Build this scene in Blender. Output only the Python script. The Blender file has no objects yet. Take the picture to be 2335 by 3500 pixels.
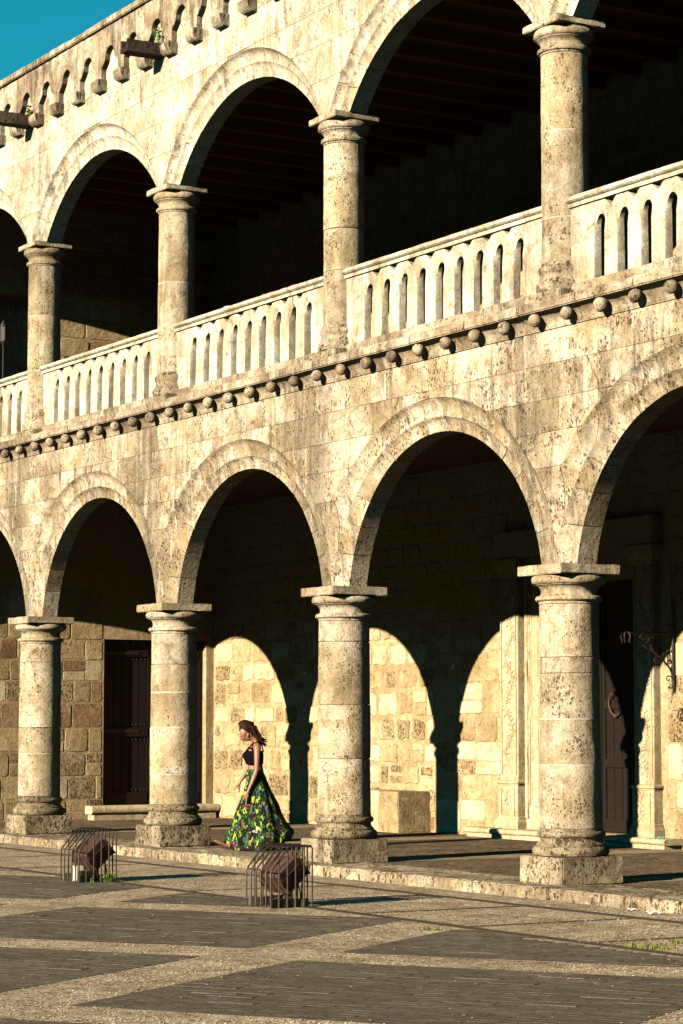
import bpy, bmesh, math, random
from mathutils import Vector, Matrix, noise
random.seed(7)
R = math.radians
scene = bpy.context.scene
col = scene.collection

# ------------------------------------------------------------------ camera, sky, sun
YAW, PITCH = 1.0346, 0.09
cam_data = bpy.data.cameras.new('camera')
cam = bpy.data.objects.new('camera', cam_data)
col.objects.link(cam)
cam.location = (33.089, -14.4289, 1.5564)
fw = Vector((-math.sin(YAW) * math.cos(PITCH), math.cos(YAW) * math.cos(PITCH), math.sin(PITCH)))
cam.rotation_euler = fw.to_track_quat('-Z', 'Y').to_euler()
cam_data.sensor_fit = 'HORIZONTAL'
cam_data.sensor_width = 24.0
cam_data.lens = 8175.7 / 2335 * 24
cam_data.clip_start = 0.5
cam_data.clip_end = 3000
scene.camera = cam

SUN_EL = R(17.5)
to_sun = Vector((0.2366, -1.0, 0)).normalized() * math.cos(SUN_EL) + Vector((0, 0, math.sin(SUN_EL)))
world = bpy.data.worlds.new('World')
scene.world = world
world.use_nodes = True
wn = world.node_tree
wn.nodes.clear()
sky = wn.nodes.new('ShaderNodeTexSky')
sky.sky_type = 'NISHITA'
sky.sun_disc = False
sky.sun_elevation = SUN_EL
sky.sun_rotation = math.atan2(to_sun.x, to_sun.y)
sky.air_density = 1.0
sky.dust_density = 0.0
sky.ozone_density = 2.0
tint = wn.nodes.new('ShaderNodeMix')
tint.data_type = 'RGBA'
tint.blend_type = 'MULTIPLY'
tint.inputs[0].default_value = 1.0
tint.inputs[7].default_value = (0.06, 0.88, 0.83, 1)
bg = wn.nodes.new('ShaderNodeBackground')
bg.inputs[1].default_value = 0.05
wo = wn.nodes.new('ShaderNodeOutputWorld')
wn.links.new(sky.outputs[0], tint.inputs[6])
wn.links.new(tint.outputs[2], bg.inputs[0])
wn.links.new(bg.outputs[0], wo.inputs[0])

sun_data = bpy.data.lights.new('sun', 'SUN')
sun_data.energy = 5.0
sun_data.angle = R(0.5)
sun_data.color = (1.0, 0.845, 0.63)
sun = bpy.data.objects.new('sun', sun_data)
col.objects.link(sun)
sun.location = to_sun * 60
sun.rotation_euler = (-to_sun).to_track_quat('-Z', 'Y').to_euler()

scene.view_settings.view_transform = 'Standard'
scene.view_settings.look = 'None'
scene.view_settings.exposure = 1.34
scene.view_settings.gamma = 1.0
scene.cycles.diffuse_bounces = 1
scene.cycles.glossy_bounces = 2
scene.cycles.sample_clamp_indirect = 0.007

# ------------------------------------------------------------------ helpers
WM = {}


def link(o, parent=None):
    col.objects.link(o)
    m = Matrix.LocRotScale(o.location, o.rotation_euler, o.scale)
    WM[o.name] = m
    if parent is not None:
        o.parent = parent
        o.matrix_parent_inverse = WM[parent.name].inverted()
    return o


def tag(o, label=None, cat=None, group=None, kind=None):
    if label: o['label'] = label
    if cat: o['category'] = cat
    if group: o['group'] = group
    if kind: o['kind'] = kind
    return o


def empty(name, loc, rz=0.0):
    o = bpy.data.objects.new(name, None)
    o.empty_display_size = 0.2
    o.location = loc
    o.rotation_euler = (0, 0, rz)
    return link(o)


class MB:
    """collects vertices and faces of one mesh"""
    def __init__(self):
        self.v = []
        self.f = []

    def add(self, vs, fs):
        n = len(self.v)
        self.v += [tuple(p) for p in vs]
        self.f += [tuple(i + n for i in f) for f in fs]
        return self

    def box(self, x0, x1, y0, y1, z0, z1):
        vs = [(x0, y0, z0), (x1, y0, z0), (x1, y1, z0), (x0, y1, z0), (x0, y0, z1), (x1, y0, z1), (x1, y1, z1), (x0, y1, z1)]
        return self.add(vs, [(0, 3, 2, 1), (4, 5, 6, 7), (0, 1, 5, 4), (1, 2, 6, 5), (2, 3, 7, 6), (3, 0, 4, 7)])

    def loft(self, rings, closed=True, cap=True):
        n = len(rings[0])
        vs = [p for r in rings for p in r]
        fs = []
        for i in range(len(rings) - 1):
            for j in range(n if closed else n - 1):
                k = (j + 1) % n
                fs.append((i * n + j, i * n + k, (i + 1) * n + k, (i + 1) * n + j))
        if cap:
            fs.append(tuple(range(n))[::-1])
            fs.append(tuple((len(rings) - 1) * n + j for j in range(n)))
        return self.add(vs, fs)

    def tube(self, pts, r, n=6, cap=True):
        pts = [Vector(p) for p in pts]
        rr = r if isinstance(r, (list, tuple)) else [r] * len(pts)
        rings = []
        t0 = (pts[1] - pts[0]).normalized()
        up = Vector((0, 0, 1)) if abs(t0.z) < 0.9 else Vector((1, 0, 0))
        a = t0.cross(up).normalized()
        for i, p in enumerate(pts):
            t = (pts[min(i + 1, len(pts) - 1)] - pts[max(i - 1, 0)]).normalized()
            a = (a - t * a.dot(t))
            a = a.normalized() if a.length > 1e-6 else t.orthogonal().normalized()
            b = t.cross(a)
            rings.append([p + (a * math.cos(2 * math.pi * k / n) + b * math.sin(2 * math.pi * k / n)) * rr[i] for k in range(n)])
        return self.loft(rings, True, cap)

    def revolve(self, prof, n=40, c=(0, 0, 0), cap=True):
        rings = [[(c[0] + r * math.cos(2 * math.pi * k / n), c[1] + r * math.sin(2 * math.pi * k / n), c[2] + z) for k in range(n)] for r, z in prof]
        return self.loft(rings, True, cap)

    def blob(self, c, rx, ry=None, rz=None, nu=8, nv=5, rot=None):
        ry = rx if ry is None else ry
        rz = rx if rz is None else rz
        vs = []
        c = Vector(c)
        for i in range(nv + 1):
            th = math.pi * i / nv
            for j in range(nu):
                ph = 2 * math.pi * j / nu
                p = Vector((rx * math.sin(th) * math.cos(ph), ry * math.sin(th) * math.sin(ph), rz * math.cos(th)))
                if rot is not None: p = rot @ p
                vs.append(c + p)
        fs = []
        for i in range(nv):
            for j in range(nu):
                k = (j + 1) % nu
                fs.append((i * nu + j, (i + 1) * nu + j, (i + 1) * nu + k, i * nu + k))
        return self.add(vs, fs)

    def mesh(self, name, mat, smooth=False, sharp=0.7, bevel=0.0, cuts=0, jit=0.0, jscale=6.0, fine=0.0):
        me = bpy.data.meshes.new(name)
        bm = bmesh.new()
        vv = [bm.verts.new(p) for p in self.v]
        for f in self.f:
            try:
                bm.faces.new([vv[i] for i in f])
            except ValueError:
                pass
        bmesh.ops.remove_doubles(bm, verts=bm.verts, dist=1e-5)
        bmesh.ops.recalc_face_normals(bm, faces=bm.faces)
        if cuts:
            bmesh.ops.subdivide_edges(bm, edges=bm.edges, cuts=cuts, use_grid_fill=True)
        if bevel:
            es = [e for e in bm.edges if len(e.link_faces) == 2 and e.calc_face_angle(0) > 0.6]
            bmesh.ops.bevel(bm, geom=es, offset=bevel, segments=2, affect='EDGES', clamp_overlap=True)
        if jit:
            bm.normal_update()
            off = []
            for v in bm.verts:
                p = v.co * jscale
                d = noise.noise(p) * jit + noise.noise(p * 3.1) * jit * 0.5 + noise.noise(p * 9) * fine
                off.append(v.normal * d)
            for v, d in zip(bm.verts, off): v.co += d
        bm.to_mesh(me)
        bm.free()
        if mat is not None: me.materials.append(mat)
        if smooth:
            me.polygons.foreach_set('use_smooth', [True] * len(me.polygons))
            me.set_sharp_from_angle(angle=sharp)
        return me

    def build(self, name, mat, parent=None, loc=(0, 0, 0), rot=(0, 0, 0), **k):
        o = bpy.data.objects.new(name, self.mesh(name, mat, **k))
        o.location = loc
        o.rotation_euler = rot
        return link(o, parent)


def inst(name, me, parent, loc, rot=(0, 0, 0), sc=(1, 1, 1)):
    o = bpy.data.objects.new(name, me)
    o.location = loc
    o.rotation_euler = rot
    o.scale = sc
    return link(o, parent)


# ------------------------------------------------------------------ materials
def new_mat(name):
    m = bpy.data.materials.new(name)
    m.use_nodes = True
    nt = m.node_tree
    nt.nodes.clear()
    out = nt.nodes.new('ShaderNodeOutputMaterial')
    b = nt.nodes.new('ShaderNodeBsdfPrincipled')
    nt.links.new(b.outputs[0], out.inputs[0])
    return m, nt, b


class G:
    """tiny node graph writer"""
    def __init__(self, nt): self.nt = nt

    def n(self, t, **k):
        x = self.nt.nodes.new(t)
        for a, v in k.items(): setattr(x, a, v)
        return x

    def set(self, s, v):
        if hasattr(v, 'is_output'): self.nt.links.new(v, s)
        else: s.default_value = v

    def math(self, op, a, b=0.0, c=None, clamp=False):
        x = self.n('ShaderNodeMath', operation=op, use_clamp=clamp)
        self.set(x.inputs[0], a)
        self.set(x.inputs[1], b)
        if c is not None: self.set(x.inputs[2], c)
        return x.outputs[0]

    def pos(self):
        return self.n('ShaderNodeNewGeometry').outputs['Position']

    def scale(self, v, s):
        x = self.n('ShaderNodeVectorMath', operation='MULTIPLY')
        self.set(x.inputs[0], v)
        x.inputs[1].default_value = s
        return x.outputs[0]

    def addv(self, v, w):
        x = self.n('ShaderNodeVectorMath', operation='ADD')
        self.set(x.inputs[0], v)
        self.set(x.inputs[1], w)
        return x.outputs[0]

    def noise(self, v, s, d=4, r=0.55, dist=0.0):
        x = self.n('ShaderNodeTexNoise')
        self.set(x.inputs['Vector'], v)
        x.inputs['Scale'].default_value = s
        x.inputs['Detail'].default_value = d
        x.inputs['Roughness'].default_value = r
        x.inputs['Distortion'].default_value = dist
        return x.outputs[0]

    def vor(self, v, s, feature='F1', out='Distance', rnd=1.0):
        x = self.n('ShaderNodeTexVoronoi', feature=feature)
        self.set(x.inputs['Vector'], v)
        x.inputs['Scale'].default_value = s
        x.inputs['Randomness'].default_value = rnd
        return x.outputs[out]

    def ramp(self, f, stops, interp='LINEAR'):
        x = self.n('ShaderNodeValToRGB')
        x.color_ramp.interpolation = interp
        el = x.color_ramp.elements
        while len(el) < len(stops): el.new(0.5)
        for e, (p, c) in zip(el, stops):
            e.position = p
            e.color = c if len(c) == 4 else (*c, 1)
        self.set(x.inputs[0], f)
        return x.outputs[0]

    def sm(self, f, a, b):
        x = self.n('ShaderNodeMapRange', interpolation_type='SMOOTHSTEP')
        self.set(x.inputs[0], f)
        x.inputs[1].default_value = a
        x.inputs[2].default_value = b
        return x.outputs[0]

    def mix(self, f, a, b, mode='MIX'):
        x = self.n('ShaderNodeMix', data_type='RGBA', blend_type=mode)
        self.set(x.inputs[0], f)
        for s, v in ((x.inputs[6], a), (x.inputs[7], b)):
            if not hasattr(v, 'is_output') and len(v) == 3: v = (*v, 1)
            self.set(s, v)
        return x.outputs[2]

    def bump(self, h, strength, dist=0.02, nrm=None):
        x = self.n('ShaderNodeBump')
        self.set(x.inputs['Height'], h)
        x.inputs['Strength'].default_value = strength
        x.inputs['Distance'].default_value = dist
        if nrm is not None: self.set(x.inputs['Normal'], nrm)
        return x.outputs[0]


def stone(name, c_dark, c_mid, c_light, stain=0.5, pits=0.5, pit_scale=26, pit_gate=0.5, bump=0.6, rnd=0.18, pier=0.0,
          stain_col=(0.085, 0.071, 0.052), grain=0.35, pit_size=0.36, seed=0.0, red=0.0):
    m, nt, b = new_mat(name)
    g = G(nt)
    p0 = g.pos()
    rv = g.n('ShaderNodeObjectInfo').outputs['Random']
    comb = g.n('ShaderNodeCombineXYZ')
    for i in range(3): g.set(comb.inputs[i], g.math('MULTIPLY', rv, 7.0))
    p = g.addv(p0, comb.outputs[0]) if rnd else p0
    p = g.addv(p, (seed, seed * 1.7, 0))
    big = g.noise(p, 1.7, 6, 0.62, 0.4)
    c = g.ramp(big, [(0.33, c_dark), (0.47, c_mid), (0.60, c_light)])
    med = g.noise(p, 8.0, 5, 0.7, 0.6)
    c = g.mix(g.sm(med, 0.42, 0.75), c, (c_dark[0] * 0.72, c_dark[1] * 0.7, c_dark[2] * 0.66))
    # running dirt: long vertical streaks with patches
    st = g.noise(g.scale(p0, (7.5, 7.5, 0.75)), 1.0, 8, 0.70, 1.0)
    patch = g.noise(g.addv(p0, (3.1, 0, seed)), 0.75, 4, 0.6)
    s = g.math('MULTIPLY', g.sm(st, 0.42, 0.62), g.sm(patch, 0.40, 0.60))
    if pier:
        sx = g.n('ShaderNodeSeparateXYZ')
        g.set(sx.inputs[0], p0)
        fr = g.math('FRACT', g.math('ADD', g.math('DIVIDE', g.math('ADD', sx.outputs[0], 0.45), 4.443), 0.5))
        d = g.math('MULTIPLY', g.math('ABSOLUTE', g.math('SUBTRACT', fr, 0.5)), 4.443)
        near = g.math('SUBTRACT', 1.0, g.sm(g.math('ADD', d, g.math('MULTIPLY', g.math('SUBTRACT', st, 0.5), 0.9)), 0.16, 0.80))
        s = g.math('MAXIMUM', s, g.math('MULTIPLY', g.math('MULTIPLY', near, pier), g.sm(st, 0.30, 0.55)))
    c = g.mix(g.math('MULTIPLY', s, stain), c, stain_col)
    # grain
    gr = g.noise(p, 38.0, 5, 0.75)
    c = g.mix(1.0, c, g.ramp(gr, [(0.30, (1 - grain * 1.25,) * 3), (0.52, (1.0,) * 3), (0.72, (1 + grain * 0.45,) * 3)]), 'MULTIPLY')
    # pits
    gate = g.noise(p, 2.6, 4, 0.65)
    wv = g.n('ShaderNodeTexNoise')
    g.set(wv.inputs['Vector'], p)
    wv.inputs['Scale'].default_value = 45
    wv.inputs['Detail'].default_value = 2
    ws = g.n('ShaderNodeVectorMath', operation='SCALE')
    g.set(ws.inputs[0], wv.outputs['Color'])
    ws.inputs['Scale'].default_value = 0.022
    pp = g.addv(g.scale(p, (1, 1, 0.7)), ws.outputs[0])

    def pitset(sc, size):
        vn = g.n('ShaderNodeTexVoronoi', feature='F1')
        g.set(vn.inputs['Vector'], pp)
        vn.inputs['Scale'].default_value = sc
        sc_ = g.n('ShaderNodeSeparateColor')
        g.set(sc_.inputs[0], vn.outputs['Color'])
        cell = g.math('POWER', sc_.outputs[0], 2.0)
        th = g.math('MULTIPLY', g.math('MULTIPLY', g.sm(gate, pit_gate - 0.16, pit_gate + 0.22), cell), size)
        return g.sm(g.math('SUBTRACT', th, vn.outputs['Distance']), -0.03, 0.07)
    pit = g.math('MAXIMUM', pitset(pit_scale, pit_size * 1.7), g.math('MULTIPLY', pitset(pit_scale * 2.2, pit_size * 1.7), 0.8))
    pit = g.math('MAXIMUM', pit, g.math('MULTIPLY', pitset(pit_scale * 0.45, pit_size * 1.1), 0.9))
    c = g.mix(g.math('MULTIPLY', pit, pits), c, (c_dark[0] * 0.20, c_dark[1] * 0.17, c_dark[2] * 0.13))
    if red:
        rm = g.sm(g.noise(g.addv(p0, (9.0, 2.0, 4.0)), 3.2, 3, 0.6, 0.5), 0.69, 0.74)
        c = g.mix(g.math('MULTIPLY', rm, red), c, (0.16, 0.055, 0.028))
    if rnd:
        c = g.mix(1.0, c, g.ramp(rv, [(0.0, (1 - rnd,) * 3), (1.0, (1 + rnd * 0.45,) * 3)]), 'MULTIPLY')
    nt.links.new(c, b.inputs['Base Color'])
    b.inputs['Roughness'].default_value = 0.95
    b.inputs['Specular IOR Level'].default_value = 0.12
    h = g.math('ADD', g.math('MULTIPLY', med, 0.9), g.math('MULTIPLY', gr, 0.35))
    h = g.math('ADD', h, g.math('MULTIPLY', g.noise(p, 140, 2), 0.18))
    h = g.math('SUBTRACT', h, g.math('MULTIPLY', pit, 0.9))
    nt.links.new(g.bump(h, bump, 0.022), b.inputs['Normal'])
    return m


def plain(name, c, rough=0.7, metal=0.0, var=0.25, nscale=14, bump=0.25, c2=None, bdist=0.006, spec=0.3):
    m, nt, b = new_mat(name)
    g = G(nt)
    p = g.n('ShaderNodeTexCoord').outputs['Object']
    p = g.addv(p, g.n('ShaderNodeObjectInfo').outputs['Location'])
    n = g.noise(p, nscale, 5, 0.65)
    c2 = c2 or tuple(x * (1 - var) for x in c)
    cc = g.ramp(n, [(0.3, c2), (0.7, tuple(min(1, x * (1 + var * 0.5)) for x in c))])
    nt.links.new(cc, b.inputs['Base Color'])
    b.inputs['Roughness'].default_value = rough
    b.inputs['Metallic'].default_value = metal
    b.inputs['Specular IOR Level'].default_value = spec
    if bump:
        nt.links.new(g.bump(g.noise(p, nscale * 5, 4, 0.7), bump, bdist), b.inputs['Normal'])
    return m


M = {}
M['facade'] = stone('limestone_facade', (0.30, 0.22, 0.13), (0.44, 0.36, 0.24), (0.58, 0.52, 0.41), stain=0.72, pits=0.9, pit_scale=34, pit_gate=0.44, bump=0.95, pier=0.95, red=0.8, rnd=0.26, grain=0.36)
M['upper'] = stone('pale_upper_stone', (0.40, 0.315, 0.20), (0.56, 0.49, 0.365), (0.68, 0.635, 0.53), stain=0.70, pits=0.85, pit_scale=34, pit_gate=0.50, bump=0.55, pier=0.55, rnd=0.06, red=0.5)
M['parapet'] = stone('weathered_parapet_stone', (0.19, 0.14, 0.09), (0.36, 0.29, 0.20), (0.54, 0.48, 0.37), stain=0.92, pits=0.7, pit_scale=34, pit_gate=0.5, bump=0.7, stain_col=(0.080, 0.062, 0.044))
M['balus'] = stone('pale_balustrade_stone', (0.38, 0.305, 0.20), (0.55, 0.485, 0.37), (0.66, 0.615, 0.51), stain=0.6, pits=0.6, pit_scale=40, pit_gate=0.58, bump=0.45, rnd=0.10, red=0.5)
M['cornice'] = stone('cornice_stone', (0.20, 0.15, 0.095), (0.36, 0.29, 0.195), (0.53, 0.465, 0.35), stain=0.8, pits=0.75, pit_scale=40, pit_gate=0.44, bump=0.8, pier=0.6)
M['column'] = stone('column_stone', (0.31, 0.235, 0.14), (0.44, 0.36, 0.24), (0.55, 0.485, 0.365), stain=0.45, pits=0.85, pit_scale=42, pit_gate=0.47, bump=0.95, rnd=0.22, red=0.4, grain=0.34)
M['plinth'] = stone('plinth_stone', (0.19, 0.15, 0.095), (0.31, 0.255, 0.165), (0.44, 0.375, 0.26), stain=0.6, pits=0.9, pit_scale=34, pit_gate=0.36, bump=1.0, rnd=0.14)
M['kerb'] = stone('kerb_stone', (0.18, 0.135, 0.085), (0.34, 0.27, 0.175), (0.52, 0.44, 0.31), stain=0.55, pits=0.8, pit_scale=20, pit_gate=0.38, bump=1.1)
M['mortar'] = stone('lime_mortar', (0.33, 0.235, 0.125), (0.41, 0.30, 0.165), (0.47, 0.365, 0.22), stain=0.3, pits=0.4, bump=0.5, rnd=0)
M['pale_mortar'] = stone('pale_lime_mortar', (0.48, 0.41, 0.30), (0.58, 0.52, 0.40), (0.64, 0.58, 0.46), stain=0.3, pits=0.3, bump=0.4, rnd=0)
M['rub_a'] = stone('rubble_tan', (0.29, 0.205, 0.105), (0.41, 0.305, 0.165), (0.49, 0.385, 0.225), stain=0.2, pits=0.6, pit_scale=30, pit_gate=0.52, bump=0.8, rnd=0.22)
M['rub_b'] = stone('rubble_pale', (0.46, 0.36, 0.205), (0.55, 0.45, 0.28), (0.62, 0.53, 0.35), stain=0.1, pits=0.5, pit_scale=30, pit_gate=0.64, bump=0.5, rnd=0.15)
M['rub_c'] = stone('rubble_pitted', (0.27, 0.195, 0.105), (0.36, 0.27, 0.15), (0.44, 0.345, 0.21), stain=0.2, pits=0.9, pit_scale=34, pit_gate=0.34, bump=1.2, rnd=0.25)
M['rub_d'] = stone('rubble_reddish', (0.22, 0.125, 0.07), (0.33, 0.205, 0.115), (0.40, 0.27, 0.155), stain=0.2, pits=0.8, pit_scale=30, pit_gate=0.45, bump=1.0, rnd=0.25)
M['portal'] = stone('carved_portal_stone', (0.40, 0.305, 0.175), (0.50, 0.405, 0.25), (0.57, 0.48, 0.32), stain=0.25, pits=0.6, pit_scale=34, pit_gate=0.58, bump=0.6)
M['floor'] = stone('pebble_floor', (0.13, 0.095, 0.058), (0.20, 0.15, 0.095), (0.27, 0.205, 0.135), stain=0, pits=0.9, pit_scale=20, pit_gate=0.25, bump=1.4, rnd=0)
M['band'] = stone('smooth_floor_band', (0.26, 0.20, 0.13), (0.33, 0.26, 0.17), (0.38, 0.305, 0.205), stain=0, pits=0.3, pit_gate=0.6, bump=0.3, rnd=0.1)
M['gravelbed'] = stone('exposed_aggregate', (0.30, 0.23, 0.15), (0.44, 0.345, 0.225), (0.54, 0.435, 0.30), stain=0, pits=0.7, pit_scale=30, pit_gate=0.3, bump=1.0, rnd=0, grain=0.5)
M['paver'] = stone('dark_paver', (0.088, 0.074, 0.055), (0.112, 0.095, 0.071), (0.138, 0.118, 0.090), stain=0, pits=0.35, pit_scale=50, pit_gate=0.5, bump=0.5, rnd=0.07, grain=0.4)
M['strip'] = plain('dark_paving_strip', (0.075, 0.062, 0.045), 0.95, spec=0.1)
M['pebble'] = stone('pebble', (0.26, 0.20, 0.13), (0.40, 0.32, 0.21), (0.56, 0.47, 0.34), stain=0, pits=0, bump=0.2, rnd=0)
M['wood_dark'] = plain('dark_ceiling_timber', (0.035, 0.022, 0.015), 0.9, nscale=6, spec=0.1)
M['beam'] = plain('beam_timber', (0.10, 0.05, 0.03), 0.85, nscale=6, spec=0.1)
M['door'] = plain('dark_door_timber', (0.012, 0.008, 0.006), 0.7, nscale=20, bump=0.5, spec=0.1)
M['door2'] = plain('weathered_door_timber', (0.013, 0.010, 0.008), 0.75, nscale=18, bump=0.6, spec=0.08)
M['iron'] = plain('wrought_iron', (0.035, 0.030, 0.027), 0.55, 0.6, nscale=40, bump=0.4)
M['rusty'] = plain('rusty_ring_iron', (0.10, 0.05, 0.03), 0.7, 0.4, nscale=40, bump=0.4)
M['cage'] = plain('dark_cage_steel', (0.040, 0.031, 0.027), 0.5, 0.5, nscale=30, bump=0.3)
M['rust'] = plain('red_oxide_paint', (0.062, 0.033, 0.023), 0.6, 0.0, nscale=12, bump=0.3, var=0.45)
M['lampglass'] = plain('lamp_glass', (0.02, 0.02, 0.02), 0.15, 0.0, bump=0, spec=0.6)
M['footing'] = plain('mossy_footing', (0.12, 0.105, 0.07), 0.95, nscale=10, bump=0.6, spec=0.1)
M['leaf'] = plain('weed_leaf', (0.10, 0.22, 0.02), 0.6, nscale=8, bump=0)
M['grass'] = plain('tuft_grass', (0.13, 0.16, 0.025), 0.8, nscale=8, bump=0)
M['paper'] = plain('white_paper', (0.75, 0.73, 0.68), 0.8, bump=0)
M['cyan'] = plain('cyan_plastic', (0.05, 0.55, 0.60), 0.6, bump=0)
M['spout'] = stone('black_weathered_spout', (0.030, 0.024, 0.019), (0.055, 0.045, 0.034), (0.11, 0.088, 0.062), stain=0.3, pits=0.9, pit_gate=0.4, bump=1.0, rnd=0)
M['white_block'] = plain('white_ballast_box', (0.62, 0.56, 0.44), 0.8, nscale=9, var=0.3)

# ------------------------------------------------------------------ dimensions
BX = [-4.43, 0.0, 4.4256, 8.8685, 13.3423, 17.79]      # bay lines, columns stand on the inner four
CX = BX[1:5]
YB = 5.15                                              # back wall of both galleries
XE = -4.25                                             # end wall of the galleries
GZ = -0.12                                             # plaza level, gallery floor is 0
TW = 0.25                                              # half thickness of the arcade walls
FZ2 = 5.88

palace = empty('palace', (6.65, 0, 0))
tag(palace, 'two storey limestone palace with open arcades, columns and balcony balustrade', 'building')


class Arch:
    """one storey's arch: three curves (outer, middle, intrados), each (apex z, z and half width at the spring)"""
    def __init__(self, zs, outer, mid, intr, ztop):
        self.zs, self.ztop = zs, ztop
        self.c = []
        for apex, ze, de in (outer, mid, intr):
            sag = apex - ze
            r = (de * de + sag * sag) / (2 * sag)
            self.c.append((r, apex - r, math.asin(de / r) if ze >= apex - r else math.pi - math.asin(de / r)))

    def pt(self, i, s, bay):
        r, cz, fm = self.c[i]
        x0, x1 = BX[bay], BX[bay + 1]
        k = (x1 - x0) / 4.44
        return ((x0 + x1) / 2 + r * math.sin(s * fm) * k, cz + r * math.cos(s * fm))

    def outer_z(self, x):
        for b in range(5):
            if x <= BX[b + 1] or b == 4: break
        x0, x1 = BX[b], BX[b + 1]
        k = (x1 - x0) / 4.44
        d = abs(x - (x0 + x1) / 2) / k
        r, cz, fm = self.c[0]
        dm = r * math.sin(fm)
        if d >= dm: return cz + r * math.cos(fm)
        return cz + math.sqrt(r * r - d * d)


LOW = Arch(3.2, (5.165, 3.82, 2.22), (4.965, 3.2, 2.22), (4.81, 3.2, 1.915), 5.61)
UPP = Arch(8.85, (10.16, 8.85, 2.15), (10.0, 8.85, 2.03), (9.81, 8.85, 1.90), 11.30)


def block_mesh(poly, yf, depth, inset=0.006):
    """a wall block: polygon in xz, chamfered front at yf, running back by depth"""
    cx = sum(p[0] for p in poly) / len(poly)
    cz = sum(p[1] for p in poly) / len(poly)
    n = len(poly)
    mb = MB()
    A = [(x, yf + inset, z) for x, z in poly]
    B = []
    for i in range(n):
        (xa, za), (xb, zb), (xc, zc) = poly[i - 1], poly[i], poly[(i + 1) % n]
        e1 = Vector((xb - xa, zb - za))
        e2 = Vector((xc - xb, zc - zb))
        n1 = Vector((-e1.y, e1.x)).normalized() if e1.length > 1e-6 else Vector((0, 0))
        n2 = Vector((-e2.y, e2.x)).normalized() if e2.length > 1e-6 else Vector((0, 0))
        nn = (n1 + n2)
        nn = nn.normalized() if nn.length > 1e-6 else n1
        B.append((xb + nn.x * inset, yf, zb + nn.y * inset))
    C = [(x, yf + depth, z) for x, z in poly]
    mb.loft([B, A, C], True, True)
    return mb


def wall_blocks(arch, courses, yf, mat, parent, wmin, wmax, gap, proud, seed):
    rd = random.Random(seed)
    for ci, (z0, z1) in enumerate(courses):
        x = BX[0] - rd.uniform(0, 0.5)
        while x < BX[5]:
            w = rd.uniform(wmin, wmax)
            xa, xb = max(x, BX[0]) + gap, min(x + w, BX[5]) - gap
            x += w
            if xb - xa < 0.08: continue
            N = max(6, int((xb - xa) / 0.035))
            xs = [xa + (xb - xa) * i / N for i in range(N + 1)]
            zb = [max(z0 + gap, arch.outer_z(t) + 0.004) for t in xs]
            run = []
            runs = []
            for t, zz in zip(xs, zb):
                if zz < z1 - gap - 0.03: run.append((t, zz))
                else:
                    if len(run) > 2: runs.append(run)
                    run = []
            if len(run) > 2: runs.append(run)
            for rn in runs:
                # thin out collinear bottoms
                pts = [rn[0]] + [p for a, p, c in zip(rn, rn[1:], rn[2:]) if abs((p[1] - a[1]) - (c[1] - p[1])) > 1e-5] + [rn[-1]]
                ztop = z1 - gap
                poly = pts + [(rn[-1][0], ztop), (rn[0][0], ztop)]
                if rn[-1][0] - rn[0][0] < 0.05: continue
                block_mesh(poly, yf - rd.uniform(0, proud), 0.06, 0.003).build('block', mat, parent)


def arcade_core(name, arch, ztop, parent):
    mb = MB()
    for b in range(5):
        N = 40
        top = []
        bot = []
        for i in range(N + 1):
            x = BX[b] + (BX[b + 1] - BX[b]) * i / N
            bot.append((x, arch.outer_z(x) + 0.01))
        y0, y1 = -TW + 0.012, TW
        for i in range(N):
            (xa, za), (xb, zb) = bot[i], bot[i + 1]
            mb.add([(xa, y0, za), (xb, y0, zb), (xb, y0, ztop), (xa, y0, ztop), (xa, y1, za), (xb, y1, zb), (xb, y1, ztop), (xa, y1, ztop)],
                   [(0, 1, 2, 3), (5, 4, 7, 6), (0, 4, 5, 1)])
    return mb.build(name, M['mortar'], parent)


def voussoirs(arch, bay, parent, mat, n_out, n_in, seed):
    rd = random.Random(seed)

    def ring(i0, i1, ya, yb, back, name, cuts, soffit):
        edges = [-1 + 2 * k / cuts for k in range(cuts + 1)]
        for k in range(1, cuts): edges[k] += rd.uniform(-0.25, 0.25) / cuts
        for k in range(cuts):
            g = 0.0016
            s0 = edges[k] + (g if k else 0)
            s1 = edges[k + 1] - (g if k < cuts - 1 else 0)
            rings = []
            dy = rd.uniform(-0.004, 0.003)
            for q in range(5):
                s = s0 + (s1 - s0) * q / 4
                xo, zo = arch.pt(i0, s, bay)
                xi, zi = arch.pt(i1, s, bay)
                prof = []
                for t, f in ((0.0, 0.0), (0.02, 0.04), (0.08, 0.24), (0.17, 0.47), (0.30, 0.70), (0.48, 0.89), (0.72, 1.0), (1.0, 1.0)):
                    prof.append((xo + (xi - xo) * t, ya + (yb - ya) * f + dy, zo + (zi - zo) * t))
                if soffit:
                    prof.append((xi, 0.125, zi))
                    xq, zq = arch.pt(0, s, bay)
                    prof.append((xq, TW - 0.002, zq))
                    prof.append((xq, 0.0, zq))
                else:
                    prof.append((xi, back, zi))
                    prof.append((xo, back, zo))
                rings.append(prof)
            MB().loft(rings, True, True).build(name, mat, parent, smooth=True, sharp=0.5)
    ring(0, 1, -TW - 0.002, -0.168, -0.03, 'voussoir', n_out, False)
    ring(1, 2, -0.172, -0.112, 0.0, 'voussoir', n_in, True)


def rough_box(x0, x1, y0, y1, z0, z1, name, mat, parent, bevel=0.012, cuts=5, jit=0.006, loc=None):
    return MB().box(x0, x1, y0, y1, z0, z1).build(name, mat, parent, cuts=cuts, bevel=bevel, jit=jit, jscale=7, fine=jit * 0.5, smooth=True, sharp=0.6)


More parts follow.
